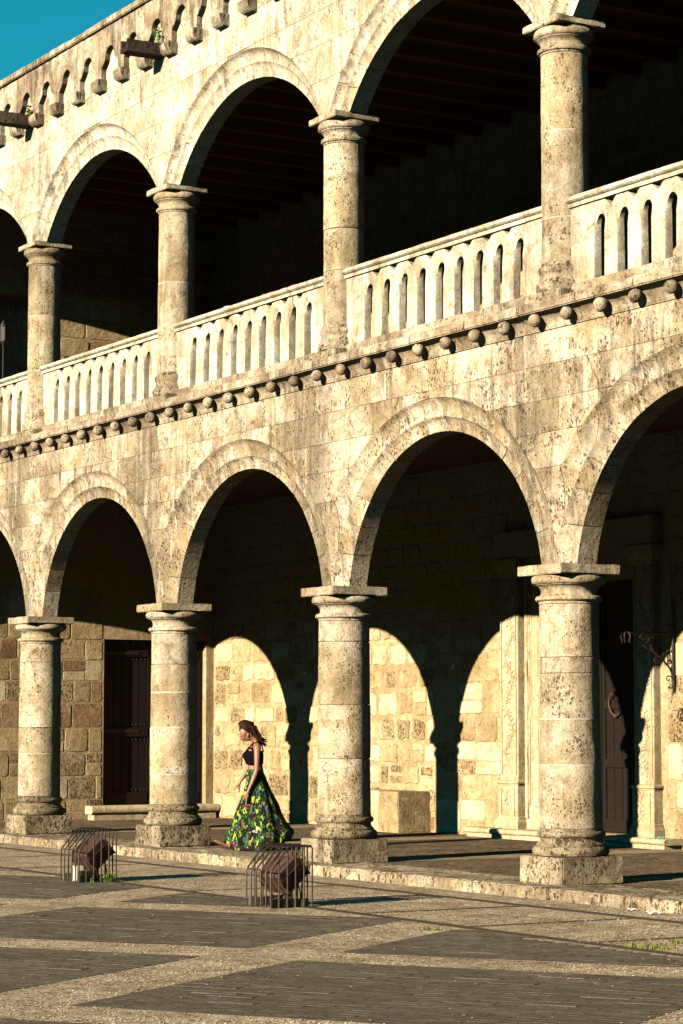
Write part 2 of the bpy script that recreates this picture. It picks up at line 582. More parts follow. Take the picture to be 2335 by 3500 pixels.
# ------------------------------------------------------------------ ground
plaza = MB().add([(-400, -400, GZ), (400, -400, GZ), (400, 400, GZ), (-400, 400, GZ)], [(0, 1, 2, 3)]).build('plaza', M['gravelbed'])
tag(plaza, 'open plaza paved with dark paver panels and pale gravel bands', kind='structure')

PA = R(34)
av = Vector((math.cos(PA), math.sin(PA)))
bv = Vector((math.sin(PA), -math.cos(PA)))
A0, AP, AW = 7.42, 4.18, 3.40
B0, BP, BW = 11.0, 3.80, 3.10
PLx, PLy = 0.33, 0.103
pav = []
rp = random.Random(3)
cam2 = Vector((33.089, -14.43))
vdir = Vector((-math.sin(YAW), math.cos(YAW)))
vrt = Vector((math.cos(YAW), math.sin(YAW)))
for ia in range(-4, 4):
    for ib in range(-4, 3):
        a0, b0 = A0 + ia * AP, B0 + ib * BP
        nb = round(BW / PLy)
        for j in range(nb):
            off = (0.5 if j % 2 else 0.0) * PLx
            xa = a0 - off
            while xa < a0 + AW:
                u0, u1 = max(xa, a0), min(xa + PLx, a0 + AW)
                xa += PLx
                if u1 - u0 < 0.05: continue
                v0 = b0 + j * BW / nb
                v1 = v0 + BW / nb
                ca, cb = (u0 + u1) / 2, (v0 + v1) / 2
                w = av * ca + bv * cb
                if w.y > -3.24: continue
                d = w - cam2
                dep = d.dot(vdir)
                lat = d.dot(vrt) / max(dep, .1)
                if dep < 8 or abs(lat) > 0.19: continue
                infr = dep > 12.45 and abs(lat) < 0.138
                pav.append((infr, dep, u0, u1, v0, v1))
pav.sort(key=lambda t: (not t[0], t[1]))


def paver_geo(mb, u0, u1, v0, v1, local):
    g = 0.0014
    h = 0.0032 + rp.uniform(-0.0004, 0.0004) + (0.003 if rp.random() < 0.06 else 0)
    t1, t2 = rp.uniform(-0.0008, 0.0008), rp.uniform(-0.0008, 0.0008)
    ca, cb = (u0 + u1) / 2, (v0 + v1) / 2
    cen = av * ca + bv * cb
    la, lb = (u1 - u0) / 2 - g, (v1 - v0) / 2 - g
    ch = 0.0015

    def P(i, j, zz):
        q = av * (i) + bv * (j)
        return (q.x + (0 if local else cen.x), q.y + (0 if local else cen.y), zz + (0 if local else GZ))
    vs = [P(-la, -lb, -0.01), P(la, -lb, -0.01), P(la, lb, -0.01), P(-la, lb, -0.01),
          P(-la, -lb, h - ch), P(la, -lb, h - ch), P(la, lb, h - ch), P(-la, lb, h - ch),
          P(-la + ch, -lb + ch, h - t1 - t2), P(la - ch, -lb + ch, h + t1 - t2), P(la - ch, lb - ch, h + t1 + t2), P(-la + ch, lb - ch, h - t1 + t2)]
    mb.add(vs, [(0, 1, 5, 4), (1, 2, 6, 5), (2, 3, 7, 6), (3, 0, 4, 7), (4, 5, 9, 8), (5, 6, 10, 9), (6, 7, 11, 10), (7, 4, 8, 11), (8, 9, 10, 11)])
    return cen


for t in pav[:300]:
    mb = MB()
    c = paver_geo(mb, *t[2:], True)
    mb.build('paver', M['paver'], plaza, loc=(c.x, c.y, GZ))
mb = MB()
for t in pav[300:]: paver_geo(mb, *t[2:], False)
me = bpy.data.meshes.new('pavers')
me.from_pydata(mb.v, [], mb.f)
me.materials.append(M['paver'])
o = link(bpy.data.objects.new('pavers', me), plaza)
tag(o, kind='stuff')
# thin dark strips of the border along the kerb
sg = GZ + 0.004
for k, (ya, yb) in enumerate(((-1.33, -1.19), (-3.19, -3.05))):
    mb = MB().box(-12, 26, ya, yb, GZ - 0.01, sg)
    mb.build('paving_strip', M['strip'], plaza)
for x in (3.9, 6.2, 8.5, 10.9, 12.6, 14.35, 16.05, 17.8, 19.5):
    MB().box(x - 0.045, x + 0.045, -3.05, -1.33, GZ - 0.01, sg - 0.001).build('paving_strip', M['strip'], plaza)
# loose aggregate standing out of the pale bands
rg = random.Random(11)
mb = MB()
ICO = [(0, 0, 1), (0.894, 0, 0.447), (0.276, 0.851, 0.447), (-0.724, 0.526, 0.447), (-0.724, -0.526, 0.447), (0.276, -0.851, 0.447)]
cnt = 0
while cnt < 11000:
    dep = 12.3 + 22 * rg.random() ** 1.6
    lat = rg.uniform(-0.145, 0.145)
    w = cam2 + vdir * dep + vrt * (lat * dep)
    if w.y > -0.7: continue
    a, b = (w.dot(av) - A0) % AP, (w.dot(bv) - B0) % BP
    on_panel = a < AW and b < BW and w.y < -3.2
    if on_panel and rg.random() > 0.01: continue
    if (-1.35 < w.y < -1.17 or -3.21 < w.y < -3.03) and rg.random() > 0.1: continue
    if noise.noise(Vector((w.x * 0.9, w.y * 0.9, 0))) < rg.uniform(-0.6, 0.4): continue
    r = rg.uniform(0.006, 0.015)
    ph = rg.uniform(0, 6.28)
    s, c = math.sin(ph), math.cos(ph)
    ky = rg.uniform(0.6, 1.0)
    kz = rg.uniform(0.4, 0.8)
    z0 = GZ + (0.007 if on_panel else 0)
    n0 = len(mb.v)
    for (x, y, z) in ICO:
        x, y = x * r, y * r * ky
        mb.v.append((w.x + x * c - y * s, w.y + x * s + y * c, z0 - r * 0.15 + z * r * kz))
    mb.f += [(n0, n0 + 1, n0 + 2), (n0, n0 + 2, n0 + 3), (n0, n0 + 3, n0 + 4), (n0, n0 + 4, n0 + 5), (n0, n0 + 5, n0 + 1)]
    cnt += 1
me = bpy.data.meshes.new('gravel')
me.from_pydata(mb.v, [], mb.f)
me.materials.append(M['pebble'])
tag(link(bpy.data.objects.new('gravel', me)), 'small pale gravel grains on the bands of the plaza', 'gravel', kind='stuff')

# unseen ridge added out of frame to block bright sky near the horizon
hm = MB()
M['sky_blocker'] = plain('dark_green_sky_blocker', (0.045, 0.05, 0.02), 0.95, nscale=0.3, bump=0, spec=0.0)
hr = []
for q in range(73):
    a = R(150 + 240 * q / 72)
    ca, sa = math.cos(a), math.sin(a)
    h = 27.5 + 1.0 * noise.noise(Vector((ca * 3, sa * 3, 0))) + 0.6 * noise.noise(Vector((ca * 11, sa * 11, 2)))
    hr.append([(8 + ca * r_, sa * r_, z_) for r_, z_ in ((98, GZ - 0.5), (104, h * 0.55), (112, h), (150, h * 1.05), (200, GZ - 0.5))])
hm.loft(hr, False, False)
tag(hm.build('sky_blocker_ridge', M['sky_blocker'], None, smooth=True), 'unseen ridge added beyond the plaza to block low sky light', kind='structure')

# gallery floor, smooth bands and kerb
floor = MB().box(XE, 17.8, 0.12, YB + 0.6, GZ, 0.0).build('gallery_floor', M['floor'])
tag(floor, 'pebble floor of the ground floor gallery', kind='structure')
for x in CX:
    rough_box(x - 0.33, x + 0.33, 0.42, YB, -0.05, 0.004, 'floor_band', M['band'], floor, cuts=0, jit=0)
kerb = MB().box(-13, 26, -0.60, 0.118, GZ - 0.02, -0.012).build('kerb', M['mortar'])
tag(kerb, 'low stone kerb step running along the foot of the arcade', kind='structure')
rk = random.Random(5)
x = -9.0
while x < 22:
    w = rk.uniform(0.7, 1.5)
    dz = rk.uniform(-0.006, 0.003)
    mb = MB().box(x + 0.0015, x + w - 0.0015, -0.66 + rk.uniform(-0.008, 0.008), 0.116, GZ - 0.02, 0.0 + dz)
    mb.build('kerb_stone', M['kerb'], kerb, cuts=9, bevel=0.02, jit=0.016, jscale=6, fine=0.010, smooth=True, sharp=0.7)
    x += w

# ------------------------------------------------------------------ columns
LOWCOL = dict(
    plinth=(0.3756, 0.0, 0.272), base=[(0.34, 0.272), (0.372, 0.282), (0.388, 0.31), (0.389, 0.34), (0.374, 0.366), (0.350, 0.374), (0.350, 0.392), (0.330, 0.405), (0.318, 0.43), (0.320, 0.452), (0.334, 0.466), (0.342, 0.468), (0.351, 0.485), (0.349, 0.51), (0.338, 0.522), (0.322, 0.524), (0.322, 0.548)],
    shaft=(0.314, 0.548, 0.302, 2.806), joints=(0.548, 1.05, 1.5, 1.98, 2.40, 2.806),
    capital=[(0.300, 2.806), (0.308, 2.808), (0.310, 2.832), (0.330, 2.838), (0.341, 2.85), (0.340, 2.872), (0.326, 2.888), (0.296, 2.892), (0.284, 2.915), (0.284, 2.945), (0.298, 2.972), (0.322, 2.992), (0.342, 2.998), (0.343, 3.006), (0.362, 3.010), (0.378, 3.03), (0.382, 3.055), (0.374, 3.08), (0.352, 3.10)],
    abacus=(0.375, 3.10, 3.2))
UPPCOL = dict(
    plinth=(0.31, 5.884, 6.0), base=[(0.29, 6.0), (0.308, 6.01), (0.316, 6.05), (0.308, 6.10), (0.288, 6.115), (0.272, 6.15), (0.268, 6.19), (0.285, 6.215), (0.29, 6.24), (0.285, 6.265), (0.262, 6.28), (0.258, 6.31)],
    shaft=(0.250, 6.31, 0.242, 8.50), joints=(6.31, 6.92, 7.62, 8.50),
    capital=[(0.240, 8.50), (0.250, 8.502), (0.252, 8.52), (0.270, 8.526), (0.279, 8.545), (0.274, 8.566), (0.258, 8.575), (0.244, 8.59), (0.242, 8.62), (0.256, 8.645), (0.278, 8.66), (0.285, 8.664), (0.286, 8.674), (0.304, 8.68), (0.317, 8.70), (0.318, 8.73), (0.306, 8.758), (0.285, 8.776)],
    abacus=(0.31, 8.776, 8.85))


def dense(prof, step=0.03):
    out = [prof[0]]
    for (r0, z0), (r1, z1) in zip(prof, prof[1:]):
        n = max(1, int(max(abs(z1 - z0), abs(r1 - r0)) / step))
        for i in range(1, n + 1): out.append((r0 + (r1 - r0) * i / n, z0 + (z1 - z0) * i / n))
    return out


def column(x, D, seed):
    rd = random.Random(seed)
    r0, z0, r1, z1 = D['shaft']
    core = MB().revolve([(r0 - 0.02, z0 - 0.02), (r1 - 0.02, z1 + 0.02)], 32).build('column', M['pale_mortar'], palace, loc=(x, 0, 0))
    jit = dict(smooth=True, sharp=0.75)

    def wob(prof, name, mat, n=44, jit_=0.004, js=6, fine=0.003):
        mb = MB()
        ox = x * 3.7
        rings = []
        for r, z in prof:
            ring = []
            for k in range(n):
                a = 2 * math.pi * k / n
                p = Vector((math.cos(a) * r + ox, math.sin(a) * r, z + (10 if D is UPPCOL else 0)))
                d = noise.noise(p * js) * jit_ + noise.noise(p * js * 3) * jit_ * 0.5
                e = noise.noise(p * 4.3 + Vector((5, 5, 5)))
                if e > 0.45: d -= (e - 0.45) * 0.03
                rr = r + d
                ring.append((x + rr * math.cos(a), rr * math.sin(a), z))
            rings.append(ring)
        mb.loft(rings, True, True)
        return mb.build(name, mat, core, **jit)
    J = list(D['joints'])
    for k in range(1, len(J) - 1): J[k] += rd.uniform(-0.16, 0.16)
    for za, zb in zip(J, J[1:]):
        ra = r0 + (r1 - r0) * (za - z0) / (z1 - z0)
        rb = r0 + (r1 - r0) * (zb - z0) / (z1 - z0)
        q = rd.uniform(-0.003, 0.003)
        ch = 0.002
        jw = rd.choice((0.002, 0.003, 0.006))
        prof = [(ra + q - ch, za + jw), (ra + q, za + jw + 0.003)] + dense([(ra + q, za + 0.012), (rb + q, zb - 0.012)], 0.05) + [(rb + q, zb - 0.006), (rb + q - ch, zb - 0.003)]
        wob(prof, 'drum', M['column'], jit_=0.004)
        if zb < z1 - 0.1 and jw > 0.0025:
            MB().revolve([(rb - 0.014, zb - jw - 0.005), (rb - 0.001, zb - jw - 0.003), (rb + 0.001, zb), (rb - 0.001, zb + jw + 0.003), (rb - 0.014, zb + jw + 0.005)], 48, (x, 0, 0)).build('mortar_joint', M['pale_mortar'], core, smooth=True, jit=0.003, jscale=9)
    wob(dense(D['base'], 0.02), 'base', M['plinth'], jit_=0.009, js=7)
    wob(dense(D['capital'], 0.02), 'capital', M['column'], jit_=0.004)
    h, za, zb = D['abacus']
    MB().box(x - h, x + h, -h, h, za, zb).build('abacus', M['column'], core, cuts=7, bevel=0.008, jit=0.007, jscale=8, fine=0.005, smooth=True, sharp=0.6)
    h, za, zb = D['plinth']
    MB().box(x - h, x + h, -h, h, za, zb).build('plinth', M['plinth'], core, cuts=7, bevel=0.012, jit=0.010, jscale=6, fine=0.006, smooth=True, sharp=0.6)
    return core


for i, x in enumerate(CX):
    column(x, LOWCOL, 20 + i)
for i, x in enumerate(CX):
    column(x, UPPCOL, 40 + i)

# ------------------------------------------------------------------ arcade walls and arches
lw = arcade_core('lower_arcade_wall', LOW, 5.62, palace)
wall_blocks(LOW, [(3.82, 4.20), (4.20, 4.56), (4.56, 4.90), (4.90, 5.26), (5.26, 5.605)], -TW, M['facade'], lw, 0.42, 0.95, 0.0012, 0.005, 1)
uw = arcade_core('upper_arcade_wall', UPP, 11.47, palace)
wall_blocks(UPP, [(8.85, 9.3), (9.3, 9.75), (9.75, 10.18), (10.18, 10.62), (10.62, 11.26)], -TW, M['upper'], uw, 0.6, 1.3, 0.0012, 0.0015, 2)
for b in range(5):
    for arch, mat, nm in ((LOW, M['facade'], 'l'), (UPP, M['upper'], 'u')):
        mb = MB()
        rings = []
        for q in range(33):
            s = -1 + 2 * q / 32
            xi, zi = arch.pt(2, s, b)
            xm, zm = arch.pt(1, s, b)
            t = 0.25
            rings.append([(xi + (xm - xi) * t, -0.09, zi + (zm - zi) * t), (xi + (xm - xi) * t, 0.10, zi + (zm - zi) * t), (xm, 0.10, zm), (xm, -0.09, zm)])
        mb.loft(rings, True, True)
        a = mb.build('arch', M['mortar'], palace)
        voussoirs(arch, b, a, mat, 13, 15, 60 + b)

# ------------------------------------------------------------------ cornice with stone balls
prof = [(-TW + 0.05, 5.612), (-TW - 0.006, 5.612), (-TW - 0.006, 5.622)]
for i in range(9):
    t = math.pi / 2 * i / 8
    prof.append((-TW - 0.008 - 0.135 * (1 - math.cos(t)), 5.624 + 0.150 * math.sin(t)))
prof += [(-TW + 0.05, 5.775)]
mb = MB()
mb.loft([[(BX[0] - 0.0 + (BX[5] - BX[0]) * q / 60, y, z) for y, z in prof] for q in range(61)], True, True)
cornice = mb.build('cornice', M['cornice'], palace, smooth=True, sharp=0.7, jit=0.002)
rc = random.Random(9)
x = BX[0]
while x < BX[5] - 0.1:
    w = min(rc.uniform(0.8, 1.5), BX[5] - x)
    MB().box(x + 0.002, x + w - 0.002, -0.425 + rc.uniform(-0.004, 0.004), 0.4, 5.777, 5.884).build('cornice_slab', M['cornice'], cornice, cuts=6, bevel=0.012, jit=0.006, jscale=7, fine=0.004, smooth=True, sharp=0.7)
    x += w
ball_me = []
for k in range(4):
    mb = MB().blob((0, 0, 0), 0.073, nu=20, nv=14)
    ball_me.append(mb.mesh('ball', M['cornice'], smooth=True, jit=0.006, jscale=14 + k, fine=0.003))
k = 0
x = 9.417 - 0.555 * 24
while x < BX[5] - 0.1:
    if x > BX[0] + 0.1:
        inst('ball', ball_me[k % 4], cornice, (x + rc.uniform(-0.01, 0.01), -0.365, 5.705), (rc.uniform(0, 6), rc.uniform(0, 6), rc.uniform(0, 6)), (rc.uniform(0.93, 1.05),) * 3)
    k += 1
    x += 0.555

# ------------------------------------------------------------------ balustrade
P2 = 0.19


def half_slot(w, zs, zt, flare):
    """outline of a slot's left side from its foot up to its crown, as offsets from the slot axis (x<=0)"""
    pts = [(-w, 6.055), (-w, zs - 0.10), (-flare, zs)]
    for i in range(1, 7):
        t = math.pi / 2 * i / 6
        pts.append((-flare * math.cos(t), zs + (zt - zs) * math.sin(t)))
    return pts


FRONT = half_slot(0.084, 6.62, 6.775, 0.108)
BACK = half_slot(0.082, 6.60, 6.715, 0.080)
HOOD = [(0.0, 6.846), (-0.085, 6.846), (-0.125, 6.828), (-0.150, 6.803)]


def mullion_outline(H):
    right = [(P2 + x, z) for x, z in H]                       # the slot on the right hand
    top = [(P2 + x, z) for x, z in HOOD] + [(0.0, 6.776)]
    left = [(-x, z) for x, z in (right + top[:-1])]
    return right + top + left[::-1]


def mullion_mesh(name, seed):
    mb = MB()
    F, B = mullion_outline(FRONT), mullion_outline(BACK)
    mb.loft([[(x, -0.10, z) for x, z in F], [(x, -0.070, z) for x, z in B], [(x, -0.012, z) for x, z in B]], True, True)
    mb.v = [(x + seed * 7.7, y, z) for x, y, z in mb.v]
    me_ = mb.mesh(name, M['balus'], smooth=True, sharp=0.5, jit=0.007, jscale=6, fine=0.004)
    for v in me_.vertices: v.co.x -= seed * 7.7
    return me_


mul_me = [mullion_mesh('baluster', k) for k in range(6)]


def end_panel(xw, xs, sgn):
    """solid end of a bay: from the column face xw to the last slot axis xs"""
    def out(H):
        r = [(xs + x * sgn, z) for x, z in H] + [(xs + x * sgn, z) for x, z in HOOD[:2]]
        return r + [(xw, 6.846), (xw, 6.055)]
    mb = MB()
    F, B = out(FRONT), out(BACK)
    mb.loft([[(x, -0.10, z) for x, z in F], [(x, -0.070, z) for x, z in B], [(x, -0.012, z) for x, z in B]], True, True)
    return mb


RAIL = [(-0.085, 6.848), (-0.125, 6.85), (-0.128, 6.885), (-0.118, 6.893), (-0.140, 6.90), (-0.158, 6.918), (-0.160, 6.938), (-0.148, 6.958), (-0.11, 6.968), (0.06, 6.968), (0.07, 6.95), (0.07, 6.87), (0.04, 6.848)]
rb = random.Random(13)
for b in range(5):
    x0 = BX[b] + (0.20 if b else 0.18)
    x1 = BX[b + 1] - 0.20
    mid = (BX[b] + BX[b + 1]) / 2
    base = MB().box(x0, x1, -0.135, 0.09, 5.884, 6.058).build('balustrade', M['cornice'], palace, cuts=9, bevel=0.012, jit=0.006, jscale=7, fine=0.004, smooth=True, sharp=0.7)
    for i in range(8):
        inst('baluster', mul_me[rb.randrange(6)], base, (mid + (i - 3.5) * 2 * P2, rb.uniform(-0.002, 0.003), 0))
    end_panel(x0, mid - 8 * P2, 1).build('end_panel', M['balus'], base, smooth=True, sharp=0.5)
    end_panel(x1, mid + 8 * P2, -1).build('end_panel', M['balus'], base, smooth=True, sharp=0.5)
    nseg = 3
    for q in range(nseg):
        xa, xb = x0 + (x1 - x0) * q / nseg, x0 + (x1 - x0) * (q + 1) / nseg
        MB().loft([[(xa + 0.001 + (xb - xa - 0.002) * t / 14, y, z) for y, z in RAIL] for t in range(15)], True, True).build('handrail', M['balus'], base, smooth=True, sharp=0.6, jit=0.004, jscale=5, fine=0.002)

# ------------------------------------------------------------------ parapet on little trefoil arches
PITCHP = 0.7405
YP = -0.335
par = MB().box(BX[0], BX[5], YP + 0.02, 0.30, 11.24, 11.47).build('parapet', M['mortar'], palace)
trefoil = [(-PITCHP / 2 + 0.001, 10.735), (-0.275, 10.735), (-0.275, 10.90)]
for i in range(1, 6):
    t = math.pi / 2 * i / 5
    trefoil.append((-0.275 + 0.125 * math.sin(t), 10.90 + 0.125 * (1 - math.cos(t)) * 0.35 + 0.125 * math.sin(t) * 0.65))
for i in range(0, 9):
    t = math.pi * i / 8
    trefoil.append((-0.15 * math.cos(t), 11.03 + 0.145 * math.sin(t)))
L = [p for p in trefoil if p[0] < -0.1501]
trefoil += [(-x, z) for x, z in L[::-1]]
tre_poly = trefoil + [(PITCHP / 2 - 0.001, 11.472), (-PITCHP / 2 + 0.001, 11.472)]
tre_me = block_mesh(tre_poly, 0.0, 0.084, 0.006).mesh('parapet_arch', M['parapet'])
corb = MB()
rings = []
for q in range(7):
    t = q / 6
    yy = -0.155 * t
    zb = 0.155 * (1 - math.sqrt(max(0, 1 - t ** 2.2))) * 0.85
    rings.append([(-0.125, yy, zb), (0.125, yy, zb), (0.125, yy, 0.16), (-0.125, yy, 0.16)])
corb.loft(rings, True, True)
corb_me = [corb.mesh('corbel', M['parapet'], cuts=2, bevel=0.008, jit=0.010, jscale=9 + k, fine=0.004, smooth=True, sharp=0.6) for k in range(3)]
x = 2.58 - PITCHP * 9
k = 0
while x < BX[5] - 0.1:
    if x > BX[0] + 0.1:
        inst('corbel', corb_me[k % 3], par, (x, -TW - 0.002, 10.575 + rb.uniform(-0.006, 0.006)))
    if BX[0] + 0.1 < x + PITCHP / 2 < BX[5] - 0.1:
        inst('parapet_arch', tre_me, par, (x + PITCHP / 2, YP + rb.uniform(-0.004, 0.003), 0))
    x += PITCHP
    k += 1
x = BX[0]
while x < BX[5] - 0.1:
    w = min(rb.uniform(0.6, 1.2), BX[5] - x)
    MB().box(x + 0.002, x + w - 0.002, -0.385 + rb.uniform(-0.006, 0.006), 0.34, 11.474, 11.575 + rb.uniform(-0.006, 0.006)).build('coping', M['parapet'], par, cuts=5, bevel=0.012, jit=0.008, jscale=8, fine=0.004, smooth=True, sharp=0.7)
    x += w
for x in (0.0, 4.43, 8.87, 13.34):
    prof = [(-0.12, 0.0), (0.12, 0.0), (0.12, 0.17), (0.075, 0.17), (0.06, 0.06), (-0.06, 0.06), (-0.075, 0.17), (-0.12, 0.17)]
    mb = MB()
    mb.loft([[(x + a * (1 - 0.10 * q / 8), -0.245 - 0.57 * q / 8, 10.64 + c) for a, c in prof] for q in range(9)], True, True)
    mb.build('water_spout', M['spout'], palace, jit=0.012, jscale=9, fine=0.008)

# ------------------------------------------------------------------ shell of the building behind the arcades
def grid_wall(name, axis, pos, thick, u0, u1, z0, z1, holes, mat, parent):
    us = sorted({u0, u1} | {h[0] for h in holes} | {h[1] for h in holes})
    zs = sorted({z0, z1} | {h[2] for h in holes} | {h[3] for h in holes})
    mb = MB()
    for ua, ub in zip(us, us[1:]):
        for za, zb in zip(zs, zs[1:]):
            if any(h[0] <= ua and ub <= h[1] and h[2] <= za and zb <= h[3] for h in holes): continue
            if axis == 'y': mb.box(ua, ub, pos, pos + thick, za, zb)
            else: mb.box(pos - thick, pos, ua, ub, za, zb)
    return mb.build(name, mat, parent)


PX0, PX1, PZ1 = 5.72, 7.80, 3.55                         # portal opening
back = grid_wall('back_wall', 'y', YB, 0.7, XE - 0.6, 18.4, GZ, 11.2, [(PX0, PX1, 0.14, PZ1)], M['mortar'], palace)
ROOF = MB().box(XE - 0.6, 18.4, 0.2, YB + 0.7, 10.62, 10.9).build('roof', M['wood_dark'], palace)
MB().box(XE, 17.8, TW, YB, 10.46, 10.60).build('ceiling', M['wood_dark'], palace)
x = 4.937 - 0.765 * 12
while x < 17.7:
    if x > XE + 0.1:
        MB().box(x - 0.05, x + 0.05, TW, YB - 0.003, 10.30, 10.46).build('beam', M['beam'], palace, bevel=0.008)
    x += 0.765
MB().box(XE, 17.8, TW, YB, 5.42, 5.86).build('upper_floor', M['wood_dark'], palace)
end = grid_wall('end_wall', 'x', XE, 0.5, -0.2, YB + 0.6, GZ, 11.2, [(3.03, 5.0, 0.24, 3.07), (0.75, 2.12, 5.88, 8.9)], M['mortar'], palace)
MB().box(XE - 9.5, XE - 0.5, -0.24, YB + 0.7, GZ, 11.2).build('wing_wall', M['facade'], palace)
MB().box(17.795, 26.0, -0.24, YB + 0.7, GZ, 11.2).build('wing_wall', M['facade'], palace)
MB().box(XE - 0.498, XE + 0.0, -0.24, -0.202, GZ, 11.2).build('wing_pier', M['facade'], palace)
MB().box(BX[0] - 0.0, XE + 0.16, -0.235, 0.25, GZ, 3.2).build('respond', M['facade'], palace)

# rubble stones of the gallery walls
rs = random.Random(21)


def rubble(u0, u1, z0, z1, hmin, hmax, wmin, wmax, holes, place, parent, gap, mats, wts, joined=None, depth=0.02):
    z = z0
    while z < z1 - 0.05:
        h = min(rs.uniform(hmin, hmax), z1 - z)
        if z1 - z - h < 0.1: h = z1 - z
        u = u0 - rs.uniform(0, wmin * 0.6)
        while u < u1:
            w = rs.uniform(wmin, wmax)
            cells = [(u, u + w, z, z + h)]
            if w < (wmin + wmax) * 0.5 and h > hmin * 1.15 and rs.random() < 0.35:
                zz = z + h * rs.uniform(0.4, 0.6)
                cells = [(u, u + w, z, zz), (u, u + w, zz, z + h)]
            u += w
            for ua, ub, za, zb in cells:
                ua, ub = max(ua, u0), min(ub, u1)
                for hu0, hu1, hz0, hz1 in holes:
                    if ub > hu0 and ua < hu1 and zb > hz0 + .02 and za < hz1 - .02:
                        if ua < hu0 and hu0 - ua > 0.1: ub = min(ub, hu0)
                        elif ub > hu1 and ub - hu1 > 0.1: ua = max(ua, hu1)
                        else: ua = ub
                if ub - ua < 0.10 or zb - za < 0.06: continue
                g = gap * rs.uniform(0.5, 1.6)
                j = min(ub - ua, zb - za) * 0.13
                P = []
                cs = [(ua + g, za + g), (ub - g, za + g), (ub - g, zb - g), (ua + g, zb - g)]
                cx, cz = (ua + ub) / 2, (za + zb) / 2
                for q in range(4):
                    a, b2 = cs[q], cs[(q + 1) % 4]
                    for t in (0.10, 0.36, 0.64, 0.90):
                        px, pz = a[0] + (b2[0] - a[0]) * t, a[1] + (b2[1] - a[1]) * t
                        k = rs.uniform(0.0, 1.1 if gap > 0.012 else 0.25) * j / max(abs(px - cx), abs(pz - cz), 0.05)
                        P.append((px + (cx - px) * k, pz + (cz - pz) * k))
                mb = block_mesh(P, -rs.uniform(0.003, depth), 0.06, 0.008)
                mb.v = [place(*v) for v in mb.v]
                if joined is not None:
                    joined.add(mb.v, mb.f)
                else:
                    mb.build('stone', M[rs.choices(mats, wts)[0]], parent, smooth=True, sharp=0.5)
        z += h


RM, RW = ['rub_a', 'rub_b', 'rub_c', 'rub_d'], [5, 3, 4, 1]
pl_back = lambda u, y, z: (u, YB + y, z)
pl_end = lambda u, y, z: (XE - y, u, z)
phole = [(4.74, 8.45, 0, 4.2)]
rubble(-0.4, 2.9, 0.0, 3.35, 0.24, 0.42, 0.26, 0.62, [], pl_back, back, 0.020, RM, RW)
rubble(-4.2, -0.42, 0.0, 3.35, 0.26, 0.42, 0.30, 0.75, [], pl_back, back, 0.013, RM, [6, 3, 3, 1])
rubble(2.92, 10.2, 0.0, 3.7, 0.34, 0.52, 0.45, 0.95, phole, pl_back, back, 0.006, RM, [7, 3, 3, 0])
jm = MB()
rubble(-4.2, 13.0, 3.70, 5.4, 0.26, 0.42, 0.30, 0.7, phole, pl_back, back, 0.018, RM, RW, joined=jm)
rubble(-4.2, 2.9, 3.36, 3.68, 0.3, 0.4, 0.30, 0.7, [], pl_back, back, 0.018, RM, RW, joined=jm)
rubble(-4.2, 17.0, 7.0, 10.4, 0.3, 0.5, 0.40, 0.9, [], pl_back, back, 0.018, RM, RW, joined=jm)
tag(jm.build('shaded_rubble', M['rub_a'], back), kind='stuff')
rubble(0.3, 3.0, 0.0, 3.9, 0.30, 0.46, 0.30, 0.75, [], pl_end, end, 0.005, RM, [8, 3, 4, 1], depth=0.008)
rubble(2.14, 5.1, 6.9, 10.3, 0.32, 0.5, 0.45, 0.9, [], pl_end, end, 0.008, RM, [5, 2, 4, 3])

# ------------------------------------------------------------------ portal, doors, steps
def moulded(x0, x1, y, prof, name, mat, parent):
    """horizontal moulding: (out, z) profile swept round the three visible sides of a pier standing on the wall"""
    rings = []
    for q in range(4):
        rings.append([])
    for out, z in prof:
        rings[0].append((x0 - out, YB - 0.01, z))
        rings[1].append((x0 - out, y - out, z))
        rings[2].append((x1 + out, y - out, z))
        rings[3].append((x1 + out, YB - 0.01, z))
    mb = MB()
    n = len(prof)
    vs = [p for r in rings for p in r]
    fs = []
    for i in range(3):
        for j in range(n - 1):
            fs.append((i * n + j, i * n + j + 1, (i + 1) * n + j + 1, (i + 1) * n + j))
    fs.append((n - 1, 2 * n - 1, 3 * n - 1, 4 * n - 1))
    fs.append((0, n, 2 * n, 3 * n))
    mb.add(vs, fs)
    return mb.build(name, mat, parent)


def carving(x0, x1, z0, z1, y, parent, seed, mat):
    """scrolling foliage relief"""
    rd = random.Random(seed)
    mb = MB()
    cx, hw = (x0 + x1) / 2, (x1 - x0) / 2 - 0.05
    per = 0.34
    pts = []
    n = int((z1 - z0) / 0.025)
    for i in range(n + 1):
        z = z0 + (z1 - z0) * i / n
        pts.append((cx + math.sin(z / per * math.pi) * hw * 0.6, y - 0.004, z))
    mb.tube(pts, 0.013, 5)
    for i in range(2, n, 1):
        px, _, pz = pts[i]
        for sd in (-1, 1):
            if rd.random() < 0.25: continue
            a = rd.uniform(-0.9, 1.3)
            ln = rd.uniform(0.03, 0.075)
            d = Vector((sd * math.cos(a), 0, math.sin(a)))
            c = Vector((px, y - 0.003, pz)) + d * ln
            if not (x0 + 0.02 < c.x < x1 - 0.02): continue
            rot = Matrix.Rotation(-math.atan2(d.z, d.x), 3, 'Y')
            mb.blob(c, ln * 0.85, rd.uniform(0.010, 0.018), rd.uniform(0.010, 0.020), 6, 4, rot)
    # plain raised border
    for xx in (x0 + 0.012, x1 - 0.012):
        mb.box(xx - 0.010, xx + 0.010, y - 0.014, y + 0.01, z0 - 0.02, z1 + 0.02)
    o = mb.build('carving', mat, parent, smooth=True, sharp=0.9)
    return tag(o, kind='stuff')


